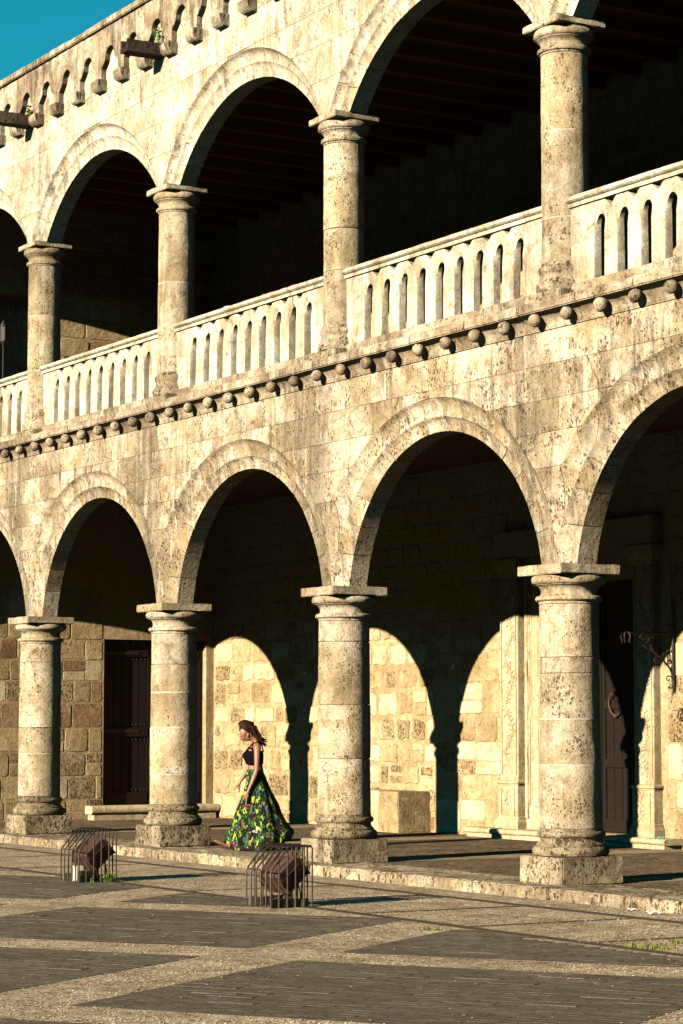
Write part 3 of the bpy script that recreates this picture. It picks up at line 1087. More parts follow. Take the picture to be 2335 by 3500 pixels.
for (x0, x1, sd) in ((4.78, 5.22, 31), (7.88, 8.30, 32)):
    yf = 5.035
    pil = MB().box(x0, x1, yf, YB + 0.01, 0.81, 3.95).build('pilaster', M['portal'], palace, bevel=0.006)
    MB().box(x0 - 0.02, x1 + 0.02, yf - 0.03, YB + 0.008, 0.24, 0.74).build('pedestal', M['portal'], pil, bevel=0.006)
    moulded(x0, x1, yf, [(0.0, 0.73), (0.025, 0.742), (0.03, 0.762), (0.045, 0.775), (0.048, 0.80), (0.03, 0.815), (0.005, 0.822)], 'pedestal_cap', M['portal'], pil)
    moulded(x0, x1, yf, [(0.06, 0.137), (0.06, 0.235), (0.045, 0.26), (0.036, 0.275), (0.034, 0.30), (0.02, 0.312)], 'pedestal_foot', M['portal'], pil)
    moulded(x0, x1, yf, [(0.0, 3.70), (0.02, 3.72), (0.02, 3.75), (0.05, 3.80), (0.07, 3.86), (0.08, 3.95)], 'pilaster_cap', M['portal'], pil)
    carving(x0 + 0.03, x1 - 0.03, 0.92, 3.66, yf, pil, sd, M['portal'])
    carving(x0 + 0.05, x1 - 0.05, 0.35, 0.68, yf - 0.03, pil, sd + 5, M['portal'])
for (x0, x1) in ((5.30, 5.72), (7.79, 7.875)):
    jam = MB().box(x0, x1, 5.11, YB + 0.35, 0.137, 3.95).build('door_jamb', M['portal'], palace, bevel=0.005)
    if x1 - x0 > 0.2:
        for k, (xx, r, yy) in enumerate(((5.345, 0.032, 5.10), (5.405, 0.018, 5.105), (5.45, 0.014, 5.107), (5.60, 0.016, 5.107))):
            z0 = 0.47 if k else 0.30
            MB().tube([(xx, yy, z0 + (3.9 - z0) * q / 40) for q in range(41)], r, 8).build('jamb_bead', M['portal'], jam, smooth=True, jit=0.006, jscale=18, fine=0.004)
        MB().box(5.46, 5.60, 5.096, 5.112, 0.45, 0.475).build('jamb_bead', M['portal'], jam, bevel=0.004)
MB().box(4.70, 8.38, 4.98, YB + 0.01, 3.955, 4.35).build('portal_lintel', M['portal'], palace, bevel=0.02)
MB().box(5.725, 7.785, 5.2, YB + 0.35, 3.551, 3.95).build('door_head', M['portal'], palace)


def door(name, origin, rz, leaves, z0, z1, mat, rails, nails=True, ring=None):
    """door in a local frame: x along the opening, y into the wall; boards, rails and nails are pieces"""
    M4 = Matrix.LocRotScale(Vector(origin), Matrix.Rotation(rz, 3, 'Z').to_euler(), Vector((1, 1, 1)))

    def put(mb, nm, mt, parent, **k):
        mb.v = [tuple(M4 @ Vector(p)) for p in mb.v]
        return mb.build(nm, mt, parent, **k)
    w0 = min(l[0] for l in leaves)
    w1 = max(l[1] for l in leaves)
    d = put(MB().box(w0, w1, 0.03, 0.07, z0, z1), name, mat, palace)
    for (a, b) in leaves:
        st = 0.075
        put(MB().box(a + 0.004, a + st, -0.012, 0.03, z0 + 0.004, z1 - 0.004), 'stile', mat, d, bevel=0.005)
        put(MB().box(b - st, b - 0.004, -0.012, 0.03, z0 + 0.004, z1 - 0.004), 'stile', mat, d, bevel=0.005)
        n = max(3, round((b - a - 2 * st) / 0.167))
        for k in range(n):
            xa = a + st + (b - a - 2 * st) * k / n
            xb = a + st + (b - a - 2 * st) * (k + 1) / n
            put(MB().box(xa + 0.005, xb - 0.005, 0.006, 0.032, z0 + 0.01, z1 - 0.01), 'board', mat, d, bevel=0.004)
        for (za, zb) in rails:
            put(MB().box(a + st - 0.002, b - st + 0.002, -0.022, 0.02, za, zb), 'rail', mat, d, bevel=0.008)
            if nails:
                nm = MB()
                for zz in (za - 0.045, zb + 0.045):
                    if not (z0 + 0.05 < zz < z1 - 0.05): continue
                    for k in range(n):
                        for f in (0.27, 0.73):
                            nm.blob((a + st + (b - a - 2 * st) * (k + f) / n, 0.004, zz), 0.014, nu=6, nv=4)
                if nm.v: tag(put(nm, 'nails', M['iron'], d), kind='stuff')
    if ring:
        rx, rz_, rr = ring
        pts = [(rx + rr * 0.85 * math.sin(2 * math.pi * q / 24), -0.05 - 0.02 * math.cos(2 * math.pi * q / 24), rz_ + rr * math.cos(2 * math.pi * q / 24)) for q in range(25)]
        put(MB().tube(pts, 0.014, 6, False).blob((rx, -0.035, rz_ + rr), 0.03, nu=8, nv=5).blob((rx, -0.04, rz_ - rr * 1.02), 0.03, nu=8, nv=5), 'door_knocker', M['rusty'], d, smooth=True)
    return d


door('portal_door', (0, 5.36, 0), 0, [(5.73, 6.75), (6.76, 7.785)], 0.142, 3.54, M['door2'],
     [(0.15, 0.33), (1.02, 1.14), (1.81, 1.94), (2.65, 2.78), (3.38, 3.52)], ring=(7.10, 1.87, 0.15))
dl = door('gallery_door', (XE - 0.14, 0, 0), math.pi / 2, [(3.04, 4.0), (4.01, 4.99)], 0.243, 3.06, M['door'],
          [(0.25, 0.45), (1.40, 1.56), (2.78, 2.90)])
for zz in (1.50, 2.84):
    MB().box(XE - 0.121, XE - 0.108, 3.05, 3.75, zz - 0.025, zz + 0.025).build('strap_hinge', M['iron'], dl)
MB().tube([(XE - 0.10, 3.055, 0.26), (XE - 0.10, 3.055, 3.03)], 0.018, 8).build('hinge_post', M['iron'], dl)


def step(name, x0, x1, y0, y1, h, parent, along='y'):
    """rounded stone step: nosing slab on a recessed riser"""
    def body(a0, a1, b0, z0, z1, r):
        p = [(b0 + r, z0)]
        for i in range(7):
            t = -math.pi / 2 + math.pi * i / 6
            p.append((b0 + r - math.cos(t) * r, (z0 + z1) / 2 + math.sin(t) * (z1 - z0) / 2))
        return p
    mb = MB()
    prof = body(0, 0, y0, h * 0.42, h, 0.045) + [(y1, h), (y1, h * 0.42)]
    if along == 'y': rings = [[(x0 + (x1 - x0) * q / 30, b, z) for b, z in prof] for q in range(31)]
    else: rings = [[(-b, x0 + (x1 - x0) * q / 20, z) for b, z in prof] for q in range(21)]
    mb.loft(rings, True, True)
    o = mb.build(name, M['band'] if parent is None else M['portal'], parent, smooth=True, sharp=0.7, jit=0.006, jscale=5, fine=0.003)
    if along == 'y': MB().box(x0 + 0.05, x1 - 0.05, y0 + 0.04, y1, 0.0, h * 0.43).build('riser', M['portal'], o)
    else: MB().box(-y1, -y0 - 0.04, x0 + 0.05, x1 - 0.05, 0.0, h * 0.43).build('riser', M['portal'], o)
    return o


step('portal_step', 4.10, 8.74, 4.83, YB + 0.3, 0.136, palace)
step('door_step', 2.70, 5.12, -(XE + 0.30), -(XE - 0.3), 0.238, palace, along='x')
bench = MB().box(0.5, 2.757, 4.58, YB - 0.002, 0.0, 0.56).build('bench', M['mortar'], palace)
for xa, xb, za, zb in ((0.5, 1.25, 0, 0.61), (1.254, 2.22, 0, 0.612), (2.224, 2.76, 0, 0.608)):
    MB().box(xa, xb, 4.57, YB - 0.001, za + 0.002, zb).build('bench_stone', M['portal'] if xa < 2 else M['rub_a'], bench, cuts=5, bevel=0.012, jit=0.007, fine=0.004, smooth=True, sharp=0.6)

# ------------------------------------------------------------------ wrought iron lantern bracket on the back wall
br = empty('lantern_bracket', (8.63, YB - 0.01, 1.98))
tag(br, 'black wrought iron scroll bracket fixed on the sunlit wall beside the carved doorway', 'bracket')


def bp(cx, cy, dx=0.0): return (8.63 + dx, 5.105 - (1345 - cx) * 0.00077, 2.77 - (cy - 400) * 0.000614)


MB().tube([bp(1345, -250), bp(1345, 1560)], 0.022, 8).build('wall_bar', M['iron'], br, smooth=True)
MB().tube([bp(1345, 1540), bp(1348, 1670)], [0.022, 0.003], 8).build('spike', M['iron'], br, smooth=True)
MB().tube([bp(1345, -230), bp(1345, -340)], [0.022, 0.003], 8).build('spike', M['iron'], br, smooth=True)
MB().tube([bp(1345, 400), bp(340, 400)], 0.016, 6).build('arm', M['iron'], br)


def spiral(c, r, turns, a0, sgn=1, n=26, rt=0.010, end=0.15):
    pts = []
    for i in range(n + 1):
        t = i / n
        rr = r * (1 - (1 - end) * t)
        a = a0 + sgn * turns * 2 * math.pi * t
        pts.append(bp(c[0] + rr * math.cos(a), c[1] - rr * math.sin(a)))
    return MB().tube(pts, [rt * (1 - 0.4 * i / n) for i in range(n + 1)], 6)


brace = [(1330, 1380), (1310, 1240), (1270, 1130), (1180, 1020), (1060, 900), (900, 770), (760, 700), (670, 620), (635, 520), (660, 440), (720, 415)]
MB().tube([bp(*p) for p in brace], 0.014, 7).build('brace', M['iron'], br, smooth=True)
for c, r, tr, a0, sg in (((745, 540), 95, 1.3, 1.6, -1), ((880, 470), 70, 1.2, 2.5, -1), ((1010, 980), 85, 1.3, 1.2, 1), ((1240, 1350), 75, 1.2, -0.4, 1), ((1170, 860), 65, 1.2, 1.0, 1),
                         ((1250, 760), 60, 1.2, 0.5, -1), ((1250, 1010), 50, 1.2, 2.0, -1), ((1290, 1500), 60, 0.6, 3.4, 1), ((1400, 1500), 60, 0.6, -0.3, -1), ((1290, 250), 60, 0.6, 2.8, -1), ((1400, 250), 60, 0.6, 0.3, 1)):
    spiral(c, r, tr, a0, sg).build('scroll', M['iron'], br, smooth=True)
for ang in range(5):
    a = ang * 2 * math.pi / 5
    pts = [bp(350 + q[0] * math.cos(a), 380 + q[1], 0.045 * q[0] / 60 * math.sin(a)) for q in ((10, 0), (70, 30), (90, 110), (60, 190), (85, 240))]
    MB().tube(pts, [0.008, 0.012, 0.012, 0.009, 0.004], 5).build('petal', M['iron'], br, smooth=True)
MB().tube([bp(860, 640), bp(900, 740)], 0.012, 6).build('collar', M['iron'], br)
wr = empty('wall_ring', (8.77, 5.10, 1.75))
tag(wr, 'small rusty iron ring on the sunlit wall at the right edge', 'ring')
MB().tube([(8.77 + 0.05 * math.sin(q * math.pi / 8), 5.095, 1.72 + 0.06 * math.cos(q * math.pi / 8)) for q in range(17)], 0.010, 6, False).build('ring', M['rusty'], wr, smooth=True)
MB().blob((8.77, 5.11, 1.79), 0.025, 0.03, 0.025).build('eye_bolt', M['rusty'], wr)

# standing lantern in the upper gallery
lt = empty('lantern_stand', (-3.8, 0.92, FZ2))
tag(lt, 'thin standing lantern behind the balcony balustrade at the far left', 'lantern')
MB().tube([(-3.8, 0.92, 5.87), (-3.8, 0.92, 7.92)], 0.011, 6).build('pole', M['iron'], lt)
MB().revolve([(0.16, 0.0), (0.15, 0.02), (0.02, 0.05)], 14, (-3.8, 0.92, 5.862)).build('foot', M['iron'], lt)
MB().revolve([(0.012, 7.90), (0.055, 7.985), (0.055, 8.0), (0.03, 8.0)], 10, (-3.8, 0.92, 0)).build('cup', M['iron'], lt)
for k in range(6):
    a = k * math.pi / 3
    MB().tube([(-3.8 + 0.052 * math.cos(a), 0.92 + 0.052 * math.sin(a), 7.99), (-3.8 + 0.052 * math.cos(a), 0.92 + 0.052 * math.sin(a), 8.25)], 0.005, 4).build('lantern_bar', M['iron'], lt)
gm, gnt, gb = new_mat('lantern_glass')
gb.inputs['Base Color'].default_value = (0.75, 0.75, 0.72, 1)
gb.inputs['Roughness'].default_value = 0.1
gb.inputs['Transmission Weight'].default_value = 0.85
MB().revolve([(0.045, 8.0), (0.045, 8.24)], 12, (-3.8, 0.92, 0)).build('glass', gm, lt, smooth=True)
MB().revolve([(0.062, 8.24), (0.058, 8.26), (0.035, 8.31), (0.012, 8.34), (0.004, 8.36)], 10, (-3.8, 0.92, 0)).build('cap', M['iron'], lt)

# flag folded over the balustrade
fl = empty('flag', (6.6, -0.02, 6.97))
tag(fl, 'red white and blue flag laid along the top of the balcony balustrade', 'flag')
rf = random.Random(4)
for nm, c, xa, xb in (('blue_field', (0.01, 0.04, 0.16), 5.50, 5.86), ('white_band', (0.7, 0.68, 0.64), 5.86, 6.90), ('red_field', (0.45, 0.012, 0.03), 6.90, 7.72)):
    rings = []
    n = max(8, int((xb - xa) / 0.04))
    for q in range(n + 1):
        x = xa + (xb - xa) * q / n
        z = 6.985 + 0.018 * noise.noise(Vector((x * 5, 0, 0))) - (0.012 if nm == 'white_band' and x > 6.05 else 0)
        rings.append([(x, -0.05, 6.971), (x, -0.03, z + 0.022), (x, 0.03, z + 0.026), (x, 0.085, z), (x, 0.10, 6.70), (x, 0.092, 6.70), (x, 0.076, z - 0.012), (x, 0.02, 6.974)])
    MB().loft(rings, True, True).build(nm, plain(nm + '_cloth', c, 0.85, bump=0), fl, smooth=True)

# ------------------------------------------------------------------ caged floodlights on the plaza
def cage(x0, y0, label, ratio=1.0):
    w, d = 0.475, 0.445
    hf, hb, ym = 0.36, 0.57, 0.20
    x1, y1 = x0 + w, y0 + d
    c = empty('floodlight_cage', ((x0 + x1) / 2, (y0 + y1) / 2, GZ))
    tag(c, label, 'cage', 'steel cages over the plaza floodlights')
    r = 0.0088
    Z = lambda h: GZ + h
    for k in range(6):
        x = x0 + w * k / 5
        jx = random.uniform(-0.004, 0.004)
        pts = [(x, y0, Z(0)), (x + jx, y0, Z(hf - 0.03)), (x, y0 + 0.012, Z(hf)), (x, y0 + ym - 0.015, Z(hb - 0.012)), (x, y0 + ym + 0.02, Z(hb)), (x, y1 - 0.02, Z(hb)), (x, y1, Z(hb - 0.02)), (x, y1 + jx, Z(0))]
        MB().tube(pts, r, 6).build('bar', M['cage'], c, smooth=True)
    for k in range(1, 5):
        y = y0 + d * k / 5
        h = hf + (hb - hf) * min(1, (y - y0) / ym)
        for x in (x0, x1):
            MB().tube([(x + random.uniform(-0.004, 0.004), y, Z(0)), (x, y, Z(h - 0.004))], r * 0.95, 6).build('bar', M['cage'], c, smooth=True)
    for y, h in ((y0 + 0.010, hf - 0.012), (y0 + ym, hb - 0.012), (y1 - 0.012, hb - 0.008)):
        MB().tube([(x0, y, Z(h)), (x1, y, Z(h))], r * 0.9, 6).build('cross_bar', M['cage'], c)
    MB().tube([(x0 + 0.004, y0 + ym, Z(hb - 0.012)), (x0 + 0.004, y1, Z(hb - 0.012))], r * 0.9, 6).build('cross_bar', M['cage'], c)
    for x in (x0 + 0.02, x1 - 0.04):
        for k in range(4):
            ya, yb = y0 + 0.012 + (d - 0.03) * k / 4, y0 + 0.012 + (d - 0.03) * (k + 1) / 4 - 0.012
            MB().box(x, x + 0.03, ya, yb, GZ, Z(0.085)).build('footing_block', M['footing'], c, cuts=2, bevel=0.005, jit=0.004)
    return c


def floodlight(cx, cy, label, box_h, ballast):
    f = empty('floodlight', (cx, cy, GZ))
    tag(f, label, 'floodlight', 'floodlights inside the steel cages')
    Rm = Matrix.Translation((cx, cy + 0.02, GZ + box_h)) @ Matrix.Rotation(R(9), 4, 'Z') @ Matrix.Rotation(R(40), 4, 'X')

    def put(mb, nm, mt, **k):
        mb.v = [tuple(Rm @ Vector(p)) for p in mb.v]
        return mb.build(nm, mt, f, **k)
    hx, hy, hz = 0.165, 0.145, 0.115
    prof = [(-hy, -hz), (hy, -hz), (hy, hz * 0.7), (hy * 0.8, hz), (-hy * 0.9, hz), (-hy, hz * 0.85)]
    housing = put(MB().loft([[(x, y, z) for y, z in prof] for x in (-hx, hx)], True, True), 'housing', M['rust'], bevel=0.006)
    hs = housing

    def sub(mb, nm, mt, **k):
        mb.v = [tuple(Rm @ Vector(p)) for p in mb.v]
        return mb.build(nm, mt, hs, **k)
    sub(MB().box(-hx - 0.012, hx + 0.012, hy, hy + 0.018, -hz - 0.012, hz * 0.8), 'lens_frame', M['rust'], bevel=0.004)
    sub(MB().box(-hx + 0.015, hx - 0.015, hy + 0.018, hy + 0.022, -hz + 0.012, hz * 0.6), 'lens_glass', M['lampglass'])
    for k in range(3):
        z = -hz + 0.05 + 0.05 * k
        sub(MB().box(hx, hx + 0.010, -hy * 0.6, hy * 0.7, z - 0.005, z + 0.005), 'fin', M['rust'])
    sub(MB().box(hx + 0.001, hx + 0.012, -0.02, 0.10, -0.02, -0.004).box(hx + 0.001, hx + 0.012, -0.02, -0.004, -0.05, -0.02), 'latch', M['rust'])
    for q in range(2):
        sub(MB().box(-hx - 0.006 + q * 2 * hx, -hx + 0.006 + q * 2 * hx, -hy - 0.012, -hy + 0.002, -0.03, 0.045), 'hinge', M['cage'])
    MB().box(cx - 0.03, cx + 0.03, cy + 0.03, cy + 0.10, GZ, GZ + box_h - 0.06).build('bracket', M['rust'], f, bevel=0.004)
    MB().tube([(cx + 0.13, cy + 0.14, GZ), (cx + 0.12, cy + 0.15, GZ + 0.12), (cx + 0.10, cy + 0.12, GZ + box_h - 0.05)], 0.007, 5).build('cable', M['iron'], f, smooth=True)
    if ballast:
        MB().box(cx - 0.12, cx + 0.0, cy - 0.17, cy - 0.06, GZ, GZ + 0.17).build('ballast_box', M['white_block'], f, bevel=0.012, jit=0.003)
        MB().box(cx + 0.01, cx + 0.14, cy - 0.15, cy - 0.03, GZ, GZ + 0.12).build('gear_box', M['iron'], f, bevel=0.005)
    else:
        MB().tube([(cx - 0.08, cy - 0.1, GZ), (cx - 0.05, cy - 0.06, GZ + 0.11), (cx + 0.05, cy - 0.1, GZ + 0.06), (cx + 0.1, cy - 0.02, GZ + 0.12)], 0.012, 5).build('conduit', M['iron'], f, smooth=True)
        MB().box(cx - 0.10, cx - 0.01, cy - 0.02, cy + 0.06, GZ, GZ + 0.10).build('gear_box', M['iron'], f, bevel=0.005)


cage(12.945, -3.505, 'steel bar cage over a floodlight, nearest the camera, in front of the woman')
cage(8.66, -3.505, 'steel bar cage over a floodlight with green weeds at its foot')
floodlight(13.185, -3.27, 'tilted red brown floodlight box in the nearer cage without a white box', 0.30, False)
floodlight(8.90, -3.27, 'tilted red brown floodlight box with a white box under it in the farther cage', 0.30, True)


# ------------------------------------------------------------------ weeds, tufts and scraps
def leafy(name, loc, n, rad, size, label, seed, up=0.12, mat='leaf'):
    rd = random.Random(seed)
    o = empty(name, loc)
    tag(o, label, 'weed')
    stem = MB()
    lf = MB()
    for k in range(n):
        a = rd.uniform(0, 6.28)
        q = rd.uniform(0, rad)
        h = rd.uniform(0.2, 1) * up
        tip = Vector((loc[0] + math.cos(a) * q, loc[1] + math.sin(a) * q * 0.7, loc[2] + h))
        stem.tube([(loc[0] + math.cos(a) * q * 0.3, loc[1] + math.sin(a) * q * 0.3, loc[2] - 0.01), tuple(tip)], 0.0025, 3)
        for m in range(3):
            b = rd.uniform(0, 6.28)
            d = Vector((math.cos(b), math.sin(b), rd.uniform(-0.2, 0.6))).normalized()
            s = d.orthogonal().normalized()
            L_ = size * rd.uniform(0.6, 1.2)
            up_ = d.cross(s) * L_ * 0.12
            lf.add([tip, tip + d * L_ * 0.5 + s * L_ * 0.33 + up_, tip + d * L_, tip + d * L_ * 0.5 - s * L_ * 0.33 + up_, tip + d * L_ * 0.5], [(0, 1, 4), (1, 2, 4), (2, 3, 4), (3, 0, 4)])
    stem.build('stem', M[mat], o)
    lf.build('foliage', M[mat], o)
    return o


def tuft(loc, n, rad, h, label, seed):
    rd = random.Random(seed)
    o = empty('grass_tuft', loc)
    tag(o, label, 'grass')
    mb = MB()
    for k in range(n):
        a, q = rd.uniform(0, 6.28), rad * math.sqrt(rd.random())
        p = Vector((loc[0] + math.cos(a) * q, loc[1] + math.sin(a) * q * 0.6, loc[2]))
        d = Vector((rd.uniform(-1, 1), rd.uniform(-1, 1), 0)) * 0.5
        hh = h * rd.uniform(0.4, 1)
        s = Vector((rd.uniform(-1, 1), rd.uniform(-1, 1), 0)).normalized() * 0.004
        m = p + d * hh * 0.3 + Vector((0, 0, hh * 0.65))
        t = p + d * hh + Vector((0, 0, hh))
        mb.add([p - s, p + s, m + s * 0.8, m - s * 0.8, t], [(0, 1, 2, 3), (3, 2, 4)])
    tag(mb.build('blades', M['grass'], o), kind='stuff')


leafy('weed', (9.16, -3.18, GZ), 16, 0.13, 0.026, 'green leafy weed growing at the foot of the farther cage', 1, 0.11)
leafy('weed', (9.13, -3.36, GZ), 8, 0.08, 0.022, 'low green sprig beside the farther cage', 2, 0.05)
leafy('weed', (4.50, -0.33, 10.80), 22, 0.11, 0.038, 'bright green plant on the black water spout farther from the left edge', 3, 0.22)
leafy('weed', (0.06, -0.32, 10.80), 22, 0.10, 0.045, 'small green plant on the black water spout at the left edge', 4, 0.16)
tuft((16.13, -3.50, GZ), 60, 0.12, 0.035, 'small grass tuft in the pale band between paver panels', 5)
tuft((18.38, -2.95, GZ), 130, 0.26, 0.05, 'larger yellow green grass tuft on the plaza at right', 6)
tuft((18.20, -2.50, GZ), 50, 0.14, 0.05, 'grass tuft at the right edge of the photo', 7)


def scrap(loc, s, label, mat, seed):
    rd = random.Random(seed)
    mb = MB()
    rings = []
    for q in range(6):
        t = q / 5
        z = loc[2] + 0.006 + abs(math.sin(t * 5 + seed)) * s * 0.25
        w = s * 0.28 * (1 - 0.4 * abs(t - 0.5))
        x, y = loc[0] + (t - 0.5) * s * 0.6, loc[1] + (t - 0.5) * s
        rings.append([(x - w, y + w * 0.4, z), (x + w, y - w * 0.4, z + rd.uniform(0, s * 0.1)), (x + w, y - w * 0.4, z - 0.003), (x - w, y + w * 0.4, z - 0.003)])
    o = mb.loft(rings, True, True).build('scrap', mat, None)
    tag(o, label, 'litter')


scrap((15.35, -0.78, GZ), 0.07, 'small white scrap of paper close to the kerb', M['paper'], 1)
scrap((15.81, -0.89, GZ), 0.11, 'longer crumpled white paper scrap on the plaza by the kerb', M['paper'], 2)
scrap((8.50, 4.96, 0.137), 0.07, 'cyan plastic scrap on the doorway step', M['cyan'], 3)
scrap((7.92, 4.72, 0.002), 0.07, 'cyan plastic scrap on the gallery floor below the step', M['cyan'], 4)

# ------------------------------------------------------------------ the walking woman
PO = Vector((6.0, 0.38, 0.0))
PR = math.atan2(0.8785, 0.478)


def skin_mat(name, c):
    m, nt, b = new_mat(name)
    g = G(nt)
    n = g.noise(g.pos(), 9, 4)
    nt.links.new(g.ramp(n, [(0.3, tuple(x * 0.85 for x in c)), (0.7, c)]), b.inputs['Base Color'])
    b.inputs['Roughness'].default_value = 0.5
    b.inputs['Subsurface Weight'].default_value = 0.08
    b.inputs['Subsurface Radius'].default_value = (0.02, 0.008, 0.004)
    return m


M['skin'] = skin_mat('tan_skin', (0.25, 0.118, 0.066))
M['hair'] = plain('dark_brown_hair', (0.020, 0.009, 0.006), 0.65, nscale=30, bump=0.3, spec=0.12)
M['top'] = plain('black_knit', (0.004, 0.0035, 0.0035), 0.95, nscale=60, bump=0.3, spec=0.05)
M['sandal'] = plain('brown_leather', (0.05, 0.022, 0.014), 0.6)


def skinned(name, verts, edges, mat, sub=2):
    me = bpy.data.meshes.new(name)
    me.from_pydata([v[:3] for v in verts], edges, [])
    tmp = bpy.data.objects.new(name, me)
    col.objects.link(tmp)
    md = tmp.modifiers.new('skin', 'SKIN')
    md.use_smooth_shade = True
    md.branch_smoothing = 0.4
    for i, v in enumerate(verts):
        sv = me.skin_vertices[0].data[i]
        sv.radius = v[3]
        sv.use_root = (i == 0)
    s = tmp.modifiers.new('sub', 'SUBSURF')
    s.levels = sub
    s.render_levels = sub
    dg = bpy.context.evaluated_depsgraph_get()
    out = bpy.data.meshes.new_from_object(tmp.evaluated_get(dg))
    bpy.data.objects.remove(tmp)
    out.name = name
    out.materials.clear()
    out.materials.append(mat)
    out.polygons.foreach_set('use_smooth', [True] * len(out.polygons))
    return out


V = []
Eg = []


def vv(x, y, z, rx, ry=None, par=None):
    V.append((x, y, z, (rx, ry if ry else rx)))
    if par is not None: Eg.append((par, len(V) - 1))
    return len(V) - 1


pel = vv(0.03, 0, 0.93, 0.115, 0.15)
bel = vv(0.0, 0, 1.04, 0.09, 0.12, pel)
rib = vv(-0.002, 0, 1.14, 0.098, 0.125, bel)
che = vv(-0.01, 0, 1.235, 0.102, 0.135, rib)
uch = vv(0.025, 0, 1.315, 0.068, 0.10, che)
nk0 = vv(0.012, 0, 1.372, 0.046, 0.05, uch)
nk1 = vv(-0.035, 0, 1.43, 0.044, 0.046, nk0)
hd0 = vv(-0.095, 0, 1.468, 0.070, 0.066, nk1)
hd1 = vv(-0.128, 0, 1.535, 0.094, 0.078, hd0)
hd2 = vv(-0.122, 0, 1.60, 0.066, 0.06, hd1)
chn = vv(-0.118, 0, 1.392, 0.026, 0.03, hd0)
nos = vv(-0.196, 0, 1.436, 0.012, 0.013, hd0)
HEAD = [hd0, hd1, hd2, chn, nos]
for sd in (-1, 1):
    vv(-0.10, sd * 0.055, 1.205, 0.058, 0.058, che)
    ear = vv(-0.078, sd * 0.082, 1.485, 0.014, 0.02, hd0)
    HEAD.append(ear)
    hip = vv(0.03, sd * 0.085, 0.90, 0.095, 0.095, pel)
    if sd < 0:
        kn = vv(-0.14, sd * 0.08, 0.50, 0.058, 0.058, hip)
        cf = vv(-0.20, sd * 0.08, 0.33, 0.05, 0.05, kn)
        an = vv(-0.325, sd * 0.075, 0.085, 0.032, 0.032, cf)
        he = vv(-0.315, sd * 0.075, 0.04, 0.03, 0.03, an)
        ba = vv(-0.43, sd * 0.08, 0.083, 0.022, 0.04, he)
        to = vv(-0.525, sd * 0.083, 0.128, 0.013, 0.038, ba)
    else:
        kn = vv(0.09, sd * 0.08, 0.50, 0.058, 0.058, hip)
        cf = vv(0.17, sd * 0.08, 0.33, 0.05, 0.05, kn)
        an = vv(0.27, sd * 0.075, 0.13, 0.032, 0.032, cf)
        ba = vv(0.20, sd * 0.078, 0.035, 0.022, 0.04, an)
        to = vv(0.13, sd * 0.08, 0.022, 0.013, 0.036, ba)


def hand(wr, pos, tips, sd):
    """palm plus five fingers, each a chain of three joints"""
    px, py, pz = pos
    pa = vv(px, py, pz, 0.015, 0.030, wr)
    pk = vv(px + tips[2][0] * 0.35, py, pz - 0.038, 0.012, 0.032, pa)
    for k in range(4):
        dx, dz, L_ = tips[k]
        fy = py + (k - 1.5) * 0.019
        a = vv(px + dx * 0.5, fy, pz - 0.065 + abs(k - 1.5) * 0.004, 0.0085, 0.0085, pk)
        b = vv(px + dx * 0.9, fy, pz - 0.065 - L_ * 0.5, 0.0078, 0.0078, a)
        vv(px + dx * 1.05, fy, pz - 0.065 - L_, 0.0062, 0.0062, b)
    t1 = vv(px - 0.028, py + sd * 0.012, pz - 0.02, 0.010, 0.010, pa)
    t2 = vv(px - 0.045, py + sd * 0.014, pz - 0.05, 0.009, 0.009, t1)
    vv(px - 0.048, py + sd * 0.014, pz - 0.078, 0.007, 0.007, t2)


sh = vv(0.028, -0.150, 1.318, 0.050, 0.048, uch)
ua = vv(0.026, -0.175, 1.18, 0.043, 0.043, sh)
el = vv(0.022, -0.190, 1.02, 0.035, 0.035, ua)
fo = vv(-0.022, -0.200, 0.90, 0.034, 0.034, el)
wr_ = vv(-0.082, -0.208, 0.765, 0.020, 0.024, fo)
hand(wr_, (-0.098, -0.21, 0.715), [(-0.012, -1, 0.050), (-0.014, -1, 0.060), (-0.014, -1, 0.058), (-0.008, -1, 0.045)], 1)
sh = vv(0.02, 0.150, 1.318, 0.050, 0.048, uch)
ua = vv(-0.02, 0.178, 1.19, 0.042, 0.042, sh)
el = vv(-0.075, 0.190, 1.045, 0.035, 0.035, ua)
fo = vv(-0.135, 0.188, 0.95, 0.033, 0.033, el)
wr_ = vv(-0.195, 0.185, 0.865, 0.020, 0.024, fo)
hand(wr_, (-0.212, 0.184, 0.825), [(0.004, -1, 0.030), (0.008, -1, 0.036), (0.010, -1, 0.034), (0.010, -1, 0.028)], -1)
NECK, BOW = Vector((-0.02, 0, 1.42)), Matrix.Rotation(-R(9), 3, 'Y')


def bow(p):
    return tuple(NECK + BOW @ (Vector(p) - NECK))


for i_ in HEAD:
    V[i_] = (*bow(V[i_][:3]), V[i_][3])
body_me = skinned('person', V, Eg, M['skin'])
person = bpy.data.objects.new('person', body_me)
person.location = PO
person.rotation_euler = (0, 0, PR)
link(person)
tag(person, 'woman in black crop top and long floral skirt walking past the columns, looking down', 'person')
PM = WM['person']


def ppart(mb, name, mat, **k):
    o = bpy.data.objects.new(name, mb.mesh(name, mat, **k) if isinstance(mb, MB) else mb)
    o.location = PO
    o.rotation_euler = (0, 0, PR)
    return link(o, person)


# skirt
prof = [(1.030, -0.104, 0.094, 0.118), (1.0, -0.112, 0.103, 0.128), (0.95, -0.112, 0.128, 0.150), (0.881, -0.112, 0.155, 0.168), (0.75, -0.145, 0.210, 0.188), (0.583, -0.212, 0.300, 0.215), (0.464, -0.258, 0.338, 0.235), (0.31, -0.300, 0.418, 0.262), (0.19, -0.352, 0.482, 0.285), (0.12, -0.380, 0.480, 0.295), (0.0, -0.355, 0.440, 0.29)]
NS = 96


